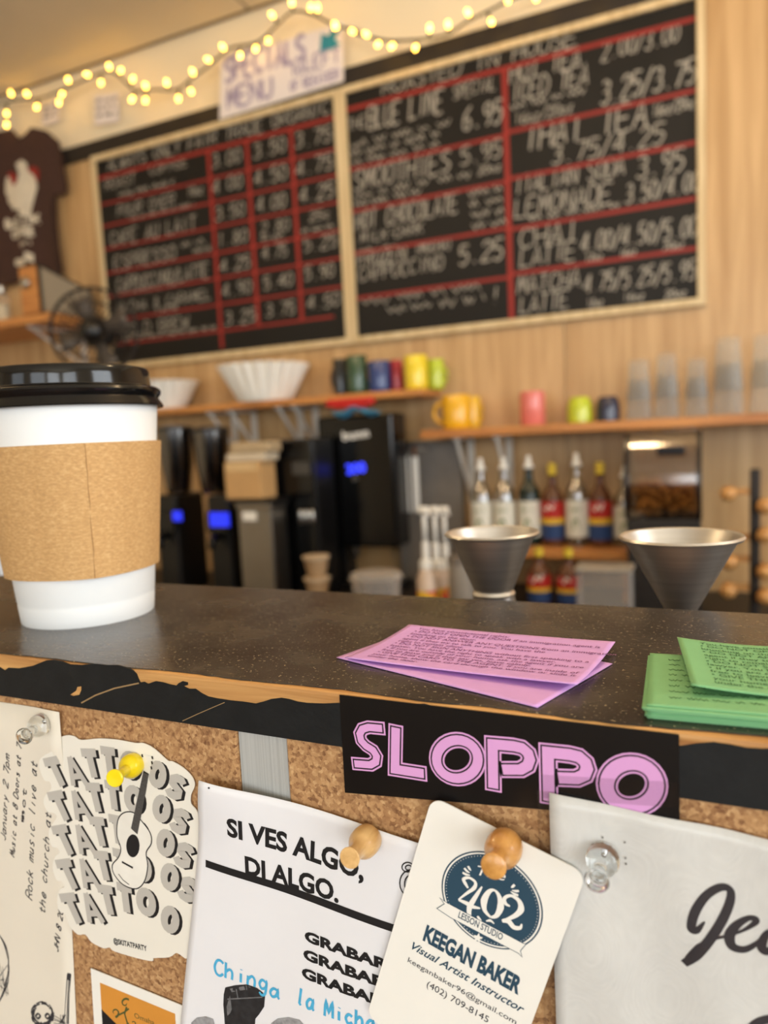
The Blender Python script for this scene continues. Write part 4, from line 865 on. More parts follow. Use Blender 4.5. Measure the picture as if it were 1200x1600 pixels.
for x, y in ((750, 305), (750, 442), (750, 589), (750, 720)): parts.append(hl(xm, xj, U2(x, y).y, 0.012))
V, Fc = join(parts); mo('red_grid', V, Fc, m_red, b2)
chalk(b2, U2, [('ROASTED IN HOUSE', 135, 264, 675, 42), ('THE', 38, 362, 92, 30), ('BLUE LINE', 95, 358, 305, 58), ('SPECIAL', 330, 275, 450, 36), ('6.95', 355, 362, 468, 62), ('~', 50, 412, 335, 22), ('~', 50, 435, 300, 20), ('~', 55, 458, 300, 20),
 ('SMOOTHIES', 55, 527, 325, 55), ('5.95', 350, 457, 465, 48), ('20oz', 400, 482, 465, 22), ('~', 60, 552, 280, 20), ('~', 290, 508, 385, 20), ('~', 60, 572, 250, 18), ('HOT CHOCOLATE', 60, 637, 345, 48), ('MILK-DARK', 75, 672, 250, 28),
 ('~', 375, 545, 470, 22), ('~', 378, 575, 474, 22), ('~', 382, 605, 478, 22), ('~', 385, 635, 480, 22), ('FROZEN', 68, 737, 200, 42), ('(MOCHA)', 225, 702, 330, 28), ('CAPPUCCINO', 70, 777, 305, 38), ('5.25', 345, 732, 470, 54), ('~', 80, 845, 425, 26), ('~', 150, 868, 430, 24), ('!', 435, 838, 460, 44),
 ('HOT TEA', 485, 232, 685, 52), ('2.00/3.00', 740, 168, 955, 48), ('ICED TEA', 490, 282, 705, 52), ('~', 490, 306, 710, 18), ('16oz/20oz', 500, 346, 665, 30), ('3.25/3.75', 735, 288, 1000, 62), ('THAI TEA', 525, 418, 870, 66), ('16oz/20oz', 880, 322, 1000, 32), ('3.75/4.25', 600, 458, 915, 52),
 ('ITALIAN SODA', 500, 537, 805, 48), ('3.95', 835, 492, 970, 58), ('LEMONADE', 500, 602, 770, 50), ('3.50/4.00', 805, 562, 1010, 52), ('~', 540, 612, 810, 16), ('CHAI', 510, 687, 680, 52), ('LATTE', 515, 737, 670, 50), ('4.00/4.50/5.00', 682, 697, 1005, 52), ('12oz', 695, 722, 745, 20), ('16oz', 790, 709, 838, 20), ('20oz', 910, 693, 970, 22),
 ('MATCHA', 508, 812, 682, 46), ('LATTE', 515, 864, 650, 46), ('4.75/5.25/5.95', 690, 807, 1000, 48), ('12oz', 700, 847, 745, 20), ('16oz', 800, 832, 860, 22), ('20oz', 915, 824, 975, 22)])

# specials notice hung over the corner of the boards
SG = Upright(YB-0.034)
q = [SG.uv(*p) for p in ((345, 96), (536, 34), (537, 127), (343, 187))]
r = root('specials_sign', SG.w((q[0]+q[1])/2+Vector((0, -.2))), 'white paper sign reading SPECIALS MENU in purple marker with teal arrow', 'sign')
V, Fc = slab([q[3], q[2], q[1], q[0]], SG, 0.0006, 0.001); r = mo('paper', V, Fc, pm('sign_paper', rgb(232, 224, 222), 0.7, var=0.02), r)
Q = Cr(0, 0, 0.46667); UG = lambda x, y: SG.uv(*Q(x, y)); pp = []
for s, x, y, xe, ye, h, wd in (('SPECIALS', 752, 278, 1025, 195, 78, .017), ('MENU', 760, 365, 915, 318, 62, .014), ('TO', 975, 258, 1015, 246, 30, .009), ('LEFT', 1020, 238, 1140, 205, 45, .010), ('OF REGISTER', 972, 306, 1135, 262, 30, .008)):
    a = UG(x, y); b = UG(xe, ye); pp.append(hand(SG, s, a, b, abs(UG(x, y-h).y-a.y), wd, 0.0009, 0.08, 0.05))
V, Fc = join(pp); mo('marker_lettering', V, Fc, pm('purple_marker', rgb(170, 158, 186), 0.7, var=0.2, scale=60), r)
ar = [(1070, 185), (1142, 148), (1122, 132), (1140, 95), (1118, 85), (1100, 120), (1076, 112)]
V, Fc = flat([UG(*p) for p in ar][::-1], SG, 0.0009); mo('arrow', V, Fc, pm('teal_marker', rgb(44, 140, 160), 0.6), r)

# ------------------------------------------------------------------ string lights
YL = YB-0.075
w1 = [(-40, 375), (0, 350), (60, 335), (130, 330), (200, 305), (290, 265), (370, 240), (430, 285), (455, 305), (520, 300), (590, 300), (640, 265), (700, 220), (770, 162), (860, 142), (920, 92), (980, 40), (1050, 50), (1110, 80), (1160, 95), (1200, 102)]
w2 = [(60, 90), (100, 102), (160, 112), (250, 108), (320, 92), (370, 60), (440, 25), (500, -5), (600, -40), (720, -50), (840, -110), (960, -150), (1100, -150)]
W1 = [Q(*p) for p in w1]+[Q2(*p) for p in w2]
r = root('string_lights', at_y(300, 100, YL), 'string of glowing yellow fairy lights draped along the wall top', 'string lights')
P = [at_y(x, y, YL) for x, y in W1]; wire = crom(P, 5); tube('wire', wire, 0.0045, pm('dark_green_wire', rgb(70, 62, 34), 0.6), r, 6)
m_bulb = pm('glowing_bulb', (1, 0.8, 0.3, 1), 0.3, emit=(1.0, 0.52, 0.07, 1), estr=18, var=0.05)
m_sock = pm('bulb_socket', rgb(84, 76, 40), 0.6)
bb = [Q(*p) for p in ((37, 313), (90, 315), (22, 380), (22, 418), (123, 358), (207, 316), (197, 343), (228, 268), (292, 250), (338, 277), (365, 223), (404, 236), (444, 265), (487, 288), (442, 332), (487, 336), (558, 277), (597, 330), (640, 306), (645, 241), (697, 200), (746, 158), (804, 186), (856, 163), (898, 136), (911, 51), (977, 8), (1040, 25), (1063, 27), (1120, 80), (1180, 105))]+[Q2(*p) for p in ((8, 75), (92, 95), (125, 122), (163, 127), (228, 132), (267, 78), (318, 68), (373, 35), (437, 60), (483, 3), (560, -5), (640, -70), (720, -25), (800, -110), (890, -110), (960, -175), (1040, -130))]
rr = random.Random(2)
for x, y in bb:
    p = at_y(x, y, YL-0.012); near = min(wire, key=lambda q_: (q_-p).length); d = (p-near)
    if d.length < 0.012: d = Vector((rr.uniform(-.3, .3), -1, -.5))*0.02
    d = d.normalized(); qm = d.to_track_quat('Z', 'Y').to_matrix()
    V, Fc = latheg([(.001, -.012), (.0048, -.009), (.0064, -.003), (.0064, .004), (.0048, .009), (.001, .012)], (0, 0, 0), 10); VS, FS = tubeg([near, p-d*0.010], 0.0045, 6); sk_ = mo('socket', VS, FS, m_sock, r, True); mo('bulb', [qm @ v+p for v in V], Fc, m_bulb, sk_, True)

# small notices hung at the upper left
for k, (x0, y0, x1, y1, lab) in enumerate(((66, 164, 92, 196, 'tiny white paper tag pinned above the brown shirt'), (148, 150, 186, 196, 'small white notice pinned beside the fairy lights'))):
    A_ = Upright(YB-0.012); q = [A_.uv(*p) for p in ((x0, y1), (x1, y1-6), (x1, y0-6), (x0, y0))]
    V, Fc = slab(q, A_, 0.001, 0.001); o = tag(mo('paper_notice', V, Fc, MATS['sign_paper'], origin=V[0]), lab, 'notice')
    pp = [scrib(A_, q[0]+(q[3]-q[0])*t+Vector((.01, 0)), q[1]+(q[2]-q[1])*t-Vector((.01, 0)), 0.015, 0.005, 0.0013, k*5+int(t*10)) for t in (.25, .5, .75)]
    V, Fc = join(pp); mo('writing', V, Fc, m_pen, o)

# ------------------------------------------------------------------ brown shirt on the wall
SH = Upright(YB-0.03)
sh = [(-75, 320), (-60, 250), (-35, 225), (0, 208), (22, 204), (34, 219), (42, 214), (54, 201), (76, 206), (94, 222), (100, 250), (107, 292), (104, 304), (90, 306), (92, 345), (96, 385), (103, 428), (40, 440), (-50, 460), (-62, 350), (-75, 345)]
P = [SH.uv(*p) for p in sh]; cx = sum(p.x for p in P)/len(P)
bm = bmesh.new(); f = bm.faces.new([bm.verts.new((p.x, p.y, 0)) for p in P]); bmesh.ops.triangulate(bm, faces=[f]); bmesh.ops.subdivide_edges(bm, edges=bm.edges[:], cuts=5, use_grid_fill=True); bmesh.ops.triangulate(bm, faces=bm.faces[:])
bm.verts.index_update(); bm.edges.ensure_lookup_table()
fold = lambda x, z: 0.012*math.sin((x-cx)*38+z*3)*min(1, max(0, (ZC+1.40-z)*1.6))+0.012
VF = [Vector((v.co.x, SH.y-fold(v.co.x, v.co.y)-0.006, v.co.y)) for v in bm.verts]; VB = [Vector((v.co.x, SH.y-fold(v.co.x, v.co.y)+0.006, v.co.y)) for v in bm.verts]
n = len(VF); Fc = [[v.index for v in f.verts] for f in bm.faces]+[[v.index+n for v in f.verts][::-1] for f in bm.faces]
for e in bm.edges:
    if e.is_boundary: i, j = e.verts[0].index, e.verts[1].index; Fc.append([i, j, j+n, i+n])
bm.free()
r = root('t_shirt', (cx, SH.y, P[16].y), 'dark brown T-shirt with pale bird print hanging on the wall', 'shirt')
r = mo('fabric', VF+VB, Fc, pm('brown_cotton', rgb(70, 46, 38), 0.9, var=0.15, scale=40), r, True)
SHB = Upright(SH.y, lambda x, z: fold(x, z)+0.008); Q3 = Cr(0, 180, 0.26247); US = lambda x, y: SHB.uv(*Q3(x, y))
fig = [(95, 290), (130, 265), (160, 285), (168, 330), (190, 345), (215, 380), (225, 430), (205, 500), (190, 560), (185, 610), (150, 605), (110, 590), (115, 560), (80, 565), (55, 530), (35, 480), (35, 410), (40, 370), (75, 360), (100, 400), (115, 350)]
V, Fc = flat([US(*p) for p in fig][::-1], SHB, 0.002); mo('bird_print', V, Fc, pm('shirt_print_white', rgb(222, 212, 192), 0.8, var=0.12, scale=14), r)
rd = [[(45, 350), (75, 340), (105, 360), (100, 410), (80, 420), (60, 370)], [(165, 315), (205, 305), (235, 325), (235, 385), (222, 400), (205, 350), (180, 345)]]
for h in rd: V, Fc = flat([US(*p) for p in h][::-1], SHB, 0.004); mo('red_print', V, Fc, pm('shirt_print_red', rgb(150, 42, 34), 0.8), r)
pp = []
for s, x, y, xe, ye, h in (('BLUE LINE', 38, 672, 245, 640, 44), ('COFFEE', 80, 735, 212, 712, 42), ('~', 125, 785, 208, 770, 34)):
    a = US(x, y); b = US(xe, ye); hh = abs(US(x, y-h).y-a.y)
    pp.append(scrib(SHB, a, b, hh, .007, .004, 4) if s == '~' else hand(SHB, s, a, b, hh, .011, .004, .05, 0))
pp.append(flat([US(*p) for p in ((95, 900), (150, 895), (150, 860), (205, 880), (205, 830), (150, 810), (150, 850), (95, 860))], SHB, 0.004))
V, Fc = join(pp); mo('lettering_print', V, Fc, MATS['shirt_print_white'], r)

# ------------------------------------------------------------------ shelves on the back wall
SF = 2.31
Z1 = ZC+0.155; Z2 = ZC+0.012; Z0 = at_y(50, 497, 2.25).z
m_bkt = pm('white_bracket', rgb(216, 210, 200), 0.5, var=0.05)
def bracket(t, x, z, dep=0.17, drop=0.17):
    V, Fc = join([boxg(x-.012, YB-0.012, z-drop, x+.012, YB-0.0005, z-0.001, .002), boxg(x-.012, YB-dep, z-0.010, x+.012, YB-0.012, z-0.001, .002), tubeg([(x, YB-0.012, z-drop+.02), (x, YB-dep+.01, z-.006)], .007, 8)])
    mo('bracket', V, Fc, m_bkt, t)
def shelf(x0, x1, z, th, y0, bk, label, drop=0.17):
    t = root('wall_shelf', ((x0+x1)/2, YB, z-th), label, 'shelf', 'wooden shelves on the back wall')
    box('board', x0, y0, z-th, x1, YB-0.0005, z, m_shelf, t, bev=0.003)
    for x in bk: bracket(t, x, z-th, YB-y0-.03, drop)
    return t
shelf(-2.42, -0.905, Z1, 0.024, SF, (-1.82, -1.72, -1.50, -1.43), 'wooden shelf carrying coffee filters and a row of mugs')
shelf(-0.915, 0.9, Z2, 0.028, SF, (-0.80, -0.66, 0.5), 'wooden shelf carrying bright mugs and stacked glasses', 0.24)
shelf(-3.5, -2.47, Z0, 0.035, 2.19, (-2.62, -3.3), 'wooden shelf under the brown shirt, upper left')

# things on the left shelf
p = at_y(12, 490, 2.26)
m_glass = clear('hazed_glass', (0.98, 0.985, 0.975, 1), 0.94, 0.08, True, edge=0.16)  # diffuse white haze mixed in to lighten the glass, standing for refracted light
m_met = pm('shaker_metal', rgb(180, 176, 168), 0.3, 1.0)
for k, (dx, hh, lab) in enumerate(((0.0, .15, 'small glass shaker with metal top beside the boxy speaker'), (-.085, .13, 'small glass shaker with metal top at the left picture edge'))):
    c0 = (p.x+dx, 2.235, Z0+0.0005); r = root('shaker', c0, lab, 'shaker', 'shakers on the upper left shelf')
    lathe('jar', [(.030, 0), (.034, .004), (.034, hh*.7), (.026, hh*.8)], c0, m_glass, r, 24); lathe('cap', [(.027, hh*.8), (.028, hh*.93), (.018, hh), (.002, hh*1.01)], c0, m_met, r, 24)
    lathe('contents', [(.029, .004), (.031, .006), (.031, hh*.45), (.002, hh*.46)], c0, pm('pale_powder', rgb(216, 200, 170), 0.9), r, 20)
# boxy speaker standing end-on on the shelf, its top sloping down to the rear
bx = at_y(66, 490, 2.21).x; c0 = (bx-0.055, 2.34, Z0+0.0005); r = root('speaker', c0, 'boxy speaker with wooden front and grey cloth side on the upper shelf', 'speaker')
def wedge(x0, y0, x1, y1, h0, h1, zb=0.0):
    V = [(c0[0]+x, c0[1]+y, c0[2]+z) for x in (x0, x1) for y, z in ((y0, zb), (y1, zb), (y1, h1), (y0, h0))]
    return V, [[0, 3, 2, 1], [4, 5, 6, 7], [0, 1, 5, 4], [1, 2, 6, 5], [2, 3, 7, 6], [3, 0, 4, 7]]
V, Fc = wedge(-.055, -.13, .055, .15, .205, .135); mo('body', V, Fc, m_dark, r)
box('wooden_front', c0[0]-.050, c0[1]-.137, c0[2]+.006, c0[0]+.048, c0[1]-.1302, c0[2]+.196, m_shelf, r, bev=.003)
V, Fc = wedge(.0552, -.118, .060, .138, .188, .124, .014); mo('cloth_side', V, Fc, pm('grey_speaker_cloth', rgb(160, 148, 126), 0.9, var=0.1, scale=300), r)
V, Fc = latheg([(.022, 0), (.024, .004), (.024, .012), (.016, .018), (.001, .018)], (0, 0, 0), 24); V = [Matrix.Rotation(PI/2, 3, 'X') @ v+Vector((c0[0]-.01, c0[1]-.1372, c0[2]+.13)) for v in V]; mo('knob', V, Fc, m_met, r, True)

# ------------------------------------------------------------------ back counter
KZ = ZC-0.545; KF = 1.80
bc = root('back_counter', (-1.0, 2.1, 0), 'dark back counter along the wall behind the bar', 'counter')
box('worktop', -3.2, KF, KZ-.04, 1.6, YB-.001, KZ, m_dark, bc, bev=.003); box('base', -3.2, KF+.05, 0, 1.6, YB-.001, KZ-.0402, m_dark, bc)

# fan
m_blk = pm('black_plastic', rgb(18, 17, 17), 0.35, var=0.2); m_fan = pm('fan_wire', rgb(44, 38, 34), 0.5, 0.4)
fc = at_y(147, 518, 1.98); r = root('desk_fan', (fc.x, 1.98, KZ+.0005), 'dark round wire-cage fan on a pole in front of the left chalkboard', 'fan')
FR = 0.150; ax = Vector((0.50, -0.85, -0.05)).normalized(); qm = ax.to_track_quat('Z', 'Y').to_matrix(); fw = lambda x, y, z: qm @ Vector((x, y, z))+fc
def circ(rad, z, n=40): return [fw(rad*math.cos(2*PI*i/n), rad*math.sin(2*PI*i/n), z) for i in range(n)]
for zc, nm in ((.045, 'front_grille'), (-.045, 'rear_grille')):
    pr = [tubeg(circ(FR, 0 if zc > 0 else -.004), .006, 6, True)]+[tubeg(circ(FR*k, zc*(1-k*k*.6)), .0025, 5, True) for k in (.35, .68)]
    for i in range(28):
        t = 2*PI*i/28; pr.append(tubeg([fw(FR*k*math.cos(t+.25*(1-k)), FR*k*math.sin(t+.25*(1-k)), zc*(1-k*k) if k < 1 else 0) for k in (.2, .5, .8, 1.0)], .0017, 4))
    V, Fc = join(pr); mo(nm, V, Fc, m_fan, r, True)
for i in range(4):
    t = i*PI/2+.3; V, Fc = [], []
    for j in range(6):
        k = .18+.70*j/5; wd = .42*(1-.25*k)
        for s in (-1, 1): V.append(fw(FR*k*math.cos(t+s*wd), FR*k*math.sin(t+s*wd), s*.014))
        for s in (1, -1): V.append(fw(FR*k*math.cos(t+s*wd), FR*k*math.sin(t+s*wd), s*.014-.003))
    for j in range(5): Fc += [[j*4+q_, j*4+(q_+1) % 4, (j+1)*4+(q_+1) % 4, (j+1)*4+q_] for q_ in range(4)]
    Fc += [[0, 3, 2, 1], [20, 21, 22, 23]]; mo('blade', V, Fc, pm('smoky_blade', rgb(92, 82, 72), 0.4), r, True)
V, Fc = latheg([(.03, -.05), (.042, -.03), (.042, .04), (.034, .056), (.002, .06)], (0, 0, 0), 24); mo('hub', [qm @ v+fc for v in V], Fc, m_blk, r, True)
V, Fc = latheg([(.02, -.16), (.05, -.15), (.055, -.06), (.04, -.05)], (0, 0, 0), 24); mo('motor', [qm @ v+fc for v in V], Fc, m_blk, r, True)
bp_ = fw(0, 0, -.11); tube('pole', [(bp_.x, bp_.y, KZ+.02), (bp_.x, bp_.y, bp_.z-.03)], .014, m_blk, r, 12); lathe('base', [(.13, 0), (.13, .012), (.05, .028), (.016, .034)], (bp_.x, bp_.y, KZ+.0005), m_blk, r, 32)

# ------------------------------------------------------------------ coffee filters
m_filt = pm('filter_paper', rgb(240, 236, 226), 0.8, var=0.03)
def filters(px0, px1, py0, py1, Y, zb, label, fl=22, squash=1.0):
    a = at_y(px0, py1, Y); b = at_y(px1, py0, Y); xc = (a.x+b.x)/2; rad = abs(b.x-a.x)/2*0.82; h = at_y((px0+px1)/2, py0, Y).z-zb; c0 = (xc, Y, zb)
    r = root('coffee_filters', c0, label, 'coffee filters', 'stacks of paper coffee filters'); rb = rad*.62
    rf = lambda an, z: 1+.085*max(0, (z/h))*math.cos(fl*an)
    pr = [(rb*.98, 0), (rb, .003)]+[(rb+(rad-rb)*t, .003+(h-.003)*t) for t in (.25, .5, .75, 1)]+[(rad-.012, h-.002)]+[(rb-.006+(rad-.012-rb)*t, .02+(h-.024)*t) for t in (.7, .35, 0)]
    lathe('filter_stack', pr, c0, m_filt, r, fl*6, True, True, rf, None, 1.2)
filters(348, 483, 571, 622, 2.40, Z1+.0005, 'large fluted white coffee filter stack on the shelf')
filters(212, 305, 597, 636, 2.40, Z1+.0005, 'smaller white coffee filter stack beside the black cup lid', 22)

# ------------------------------------------------------------------ mugs
def mug(px0, px1, py0, Y, zb, col, label, group, handle=None, flip=False, dome=False, name='mug', hcap=None):
    a = at_y(px0, 640, Y); b = at_y(px1, 640, Y); xc = (a.x+b.x)/2; rad = abs(b.x-a.x)/2*0.90; h = hcap or (at_y((px0+px1)/2, py0, Y).z-zb)
    c0 = (xc, Y, zb+.0005); mt = pm('glaze_%d_%d_%d' % col, rgb(*col), 0.25, var=0.06, coat=0.4); r = root(name, c0, label, 'mug', group)
    if dome: pr = [(rad*.92, 0), (rad, .003), (rad, h*.45), (rad*.93, h*.75), (rad*.78, h*.94), (rad*.70, h), (rad*.6, h*.985), (.001, h*.985)]
    elif flip: pr = [(rad*.97, 0), (rad, .002), (rad, h*.9), (rad*.93, h), (rad*.8, h*1.0), (rad*.76, h*.985), (.001, h*.985)]
    else: pr = [(rad*.86, 0), (rad*.95, .004), (rad, .014), (rad, h-.002), (rad*.97, h), (rad*.92, h-.002), (rad*.90, .012), (.001, .010)]
    lathe('body', pr, c0, mt, r, 32, True, True, None, None, 0.7)
    if handle is not None:
        d = Vector((math.cos(handle), math.sin(handle), 0)); k = h*.30
        V, Fc = tubeg([Vector(c0)+d*(rad*.97+.9*k*math.sin(t*PI/8))+Vector((0, 0, h*.5+k*math.cos(t*PI/8))) for t in range(9)], .0065, 8); mo('handle', V, Fc, mt, r, True)
    return r
G1 = 'mugs on the upper shelf'; Ym = 2.40
mug(524, 546, 561, Ym+.03, Z1, (24, 26, 26), 'black mug at the left end of the mug row', G1, 2.6)
mug(545, 577, 556, Ym-.01, Z1, (46, 76, 50), 'dark green mug between the black and blue mugs', G1, 1.2)
mug(578, 614, 565, Ym, Z1, (40, 62, 120), 'blue mug on the upper shelf', G1, 1.6)
mug(612, 632, 563, Ym+.05, Z1, (176, 36, 48), 'red mug between the blue and yellow mugs', G1, 1.8)
mug(634, 672, 556, Ym-.01, Z1, (238, 212, 48), 'yellow mug on the upper shelf end', G1, 1.4)
mug(670, 697, 562, Ym+.05, Z1, (188, 204, 56), 'lime mug at the right end of the upper shelf', G1, 1.2)
G2 = 'mugs on the lower shelf'
mug(690, 738, 618, Ym-.02, Z2, (236, 178, 30), 'golden yellow mug with its handle showing at the left', G2, PI+.25)
mug(722, 752, 620, Ym+.06, Z2, (232, 186, 44), 'yellow mug half hidden behind the golden one', G2, 1.2)
mug(811, 854, 612, Ym, Z2, (224, 122, 112), 'coral pink mug upside down on the lower shelf', G2, 1.9, True)
mug(884, 928, 621, Ym, Z2, (192, 204, 46), 'lime cup upside down on the lower shelf', G2, 1.8, False, True)
mug(929, 971, 620, Ym, Z2, (34, 36, 62), 'navy cup upside down next to the stacked glasses', G2, 1.5, False, True)

# ------------------------------------------------------------------ stacked glasses, upside down
G3 = 'stacked glasses on the lower shelf'
def tumbler(xc, Y, zb, r0, r1, h, label):
    c0 = (xc, Y, zb); r = root('drinking_glass', c0, label, 'glass', G3)
    lathe('glass', [(r0-.0025, .001), (r0, 0), (r0+.0005, .002), (r1, h-.004), (r1-.003, h), (.002, h), (.002, h-.012), (r1-.004, h-.013), (r0-.0028, .002)], c0, m_glass, r, 32, False, False, None, None, 0.5)
pos = ['left-hand end', 'second', 'middle', 'fourth', 'right-hand end']
for k, (x0, x1, y0, single) in enumerate(((976, 1022, 562, 0), (1020, 1064, 552, 0), (1068, 1110, 560, 0), (1110, 1166, 527, 0), (1168, 1226, 522, 0))):
    a = at_y(x0, 640, Ym); b = at_y(x1, 640, Ym); xc = (a.x+b.x)/2; r0 = abs(b.x-a.x)/2*.90; H = at_y((x0+x1)/2, y0, Ym).z-Z2; h = H*.68
    tumbler(xc, Ym, Z2+.0005, r0, r0*.76, h, 'lower glass of the %s stack on the shelf' % pos[k])
    tumbler(xc, Ym, Z2+.0005+H*.32, r0*.97, r0*.74, h, 'upper glass of the %s stack on the shelf' % pos[k])

# red scoop and blue cloth lying at the shelf edge above the brewer
p = at_y(545, 628, 2.24)
box_r = root('red_clip', (p.x, 2.29, Z1-.05), 'red plastic clip clamped on the shelf front above the brewer', 'clip'); a = at_y(510, 622, 2.28); b = at_y(582, 630, 2.28)
mr = pm('red_plastic', rgb(196, 34, 30), 0.4)
box('upper_jaw', a.x, 2.27, Z1-.045, b.x, 2.3085, Z1-.018, mr, box_r, bev=.006); box('lower_jaw', a.x+.03, 2.272, Z1-.052, b.x-.02, 2.3085, Z1-.0455, mr, box_r, bev=.002)
a = at_y(525, 636, 2.27); b = at_y(590, 645, 2.27); V, Fc = [], []
for j in range(7):
    for i in range(15):
        u = i/14; v = j/6; V.append((a.x+(b.x-a.x)*u, 2.24+.05*v, Z1-.058-.010*math.sin(u*9)-.012*math.sin(v*3)))
nq = len(V); V += [(x, y, z-.006) for x, y, z in V]
Fc = [[j*15+i, j*15+i+1, (j+1)*15+i+1, (j+1)*15+i] for j in range(6) for i in range(14)]; Fc += [[q_+nq for q_ in f[::-1]] for f in Fc]
rim = list(range(15))+[j*15+14 for j in range(1, 7)]+[90+i for i in range(13, -1, -1)]+[j*15 for j in range(5, 0, -1)]
Fc += [[a_, b_, b_+nq, a_+nq] for a_, b_ in zip(rim, rim[1:]+rim[:1])]
tag(mo('cleaning_cloth', V, Fc, pm('blue_cloth', rgb(70, 150, 190), 0.8, var=0.15), None, True, origin=V[0]), 'small blue cloth hanging from the red clip', 'cloth')

# ------------------------------------------------------------------ machines on the back counter
def fit(px0, py0, px1, py1, Y):
    """extent on the plane at distance Y: x0, x1, z0, z1"""
    xm, ym = (px0+px1)/2, (py0+py1)/2
    return at_y(px0, ym, Y).x, at_y(px1, ym, Y).x, at_y(xm, py1, Y).z, at_y(xm, py0, Y).z
KZ1 = KZ+.0005
m_gloss = pm('gloss_black', rgb(10, 10, 11), 0.15, var=0.1); m_st2 = pm('satin_steel', rgb(150, 146, 140), 0.35, 1.0, var=0.1, scale=10)
m_lcd = pm('blue_display', rgb(20, 30, 120), 0.4, emit=(0.02, 0.04, 1.0, 1), estr=1.3)
# tall black brewer with a blue readout
x0, x1, z0, z1 = fit(500, 648, 617, 855, 2.28)
r = root('coffee_brewer', ((x0+x1)/2, 2.34, KZ1), 'tall glossy black coffee brewer with blue digital readout', 'coffee brewer')
hd = box('head', x0, 2.28, z0, x1, 2.40, z1, m_gloss, r, bev=.010); box('column', x0+.01, 2.32, KZ1+.03, x0+.07, 2.40, z0-.0005, m_blk, r, bev=.004); box('base', x0, 2.26, KZ1, x1, 2.40, KZ1+.03, m_blk, r, bev=.004)
a = at_y(555, 862, 2.33); lathe('spout', [(.012, -.045), (.018, -.03), (.024, 0)], (a.x, 2.33, z0-.001), m_st2, r, 20)
BP = Upright(2.2795); V, Fc = text(BP, 'bunn', (536, 688), (577, 682), 14, 0.0008, 0.03); mo('logo', V, Fc, m_white, hd)
V, Fc = text(BP, '200', (542, 741), (572, 737), 16, 0.0008, 0.02); mo('readout', V, Fc, pm('blue_digits', rgb(40, 50, 200), 0.4, emit=(0.04, 0.06, 1.0, 1), estr=2.6), hd)
V, Fc = flat([BP.uv(*p) for p in ((551, 752), (559, 751), (559, 743), (551, 744))], BP, .0008); mo('button', V, Fc, m_st2, hd)
# narrow black tower
x0, x1, z0, z1 = fit(405, 686, 497, 925, 2.12)
r = root('black_machine', ((x0+x1)/2, 2.19, KZ1), 'tall matt black machine left of the brewer', 'machine')
box('body', x0, 2.12, KZ1, x1, 2.255, z1, m_blk, r, bev=.008); xq = x0+(x1-x0)*.36
box('door', xq, 2.108, KZ1+.02, x1-.004, 2.1195, z1-.006, m_gloss, r, bev=.003); box('side_strip', xq-.014, 2.104, KZ1+.02, xq-.003, 2.1195, z1-.006, pm('slate_grey_trim', rgb(46, 54, 62), 0.35), r, bev=.002)
c_ = fit(466, 782, 494, 818, 2.10)
for k in range(3): lathe('tap_knob', [(.007, 0), (.009, .004), (.009, .040), (.006, .046)], (c_[0]+.012+.022*k, 2.096, c_[2]), m_met, r, 14)
l_ = fit(455, 722, 482, 742, 2.10); box('badge', l_[0], 2.1045, l_[2], l_[1], 2.1078, l_[3], pm('badge_grey', rgb(70, 68, 64), 0.4), r)
# satin steel grinder body with a carton on it
x0, x1, z0, z1 = fit(375, 795, 427, 915, 1.98)
r = root('steel_dispenser', ((x0+x1)/2, 2.03, KZ1), 'narrow satin steel dispenser box in front of the black machine', 'dispenser')
box('body', x0, 1.98, KZ1, x1, 2.075, z1, m_st2, r, bev=.005); box('lid', x0-.004, 1.976, z1+.0005, x1+.004, 2.079, at_y(378, 780, 1.98).z-.0145, m_st2, r, bev=.003)
b_ = fit(377, 800, 398, 814, 1.97); box('sticker', b_[0], 1.9775, b_[2], b_[1], 1.9798, b_[3], m_card, r)
x0, x1, z0, z1 = fit(350, 722, 405, 780, 1.98)
V_ = r; box('tray', x0-.004, 1.972, z0-.014, x1+.05, 2.085, z0-.0008, m_blk, r, bev=.003)
m_kbox = pm('tan_carton', rgb(196, 156, 104), 0.8, var=0.08, scale=20)
r = root('tan_carton', ((x0+x1)/2, 2.03, z0), 'tan cardboard carton left of the black machine', 'carton'); box('carton', x0, 1.985, z0, x1, 2.08, z1, m_kbox, r, bev=.003); box('flap', x0+.01, 1.983, z1-.03, x1-.01, 1.9848, z1-.002, pm('carton_flap', rgb(214, 182, 132), 0.8), r)
X0, X1, Z0_, Z1_ = fit(360, 692, 425, 720, 2.10)
r = root('paper_packs', ((X0+X1)/2, 2.03, z1+.0005), 'pale folded paper packs on top of the tan carton', 'packs'); box('lower_pack', x0+.005, 1.99, z1+.0005, x1+.02, 2.078, z1+.028, pm('pack_paper', rgb(206, 192, 168), 0.8), r, bev=.006); box('upper_pack', x0+.02, 1.995, z1+.0285, x1+.035, 2.076, z1+.065, pm('pack_paper_tan', rgb(182, 160, 126), 0.8), r, bev=.008)
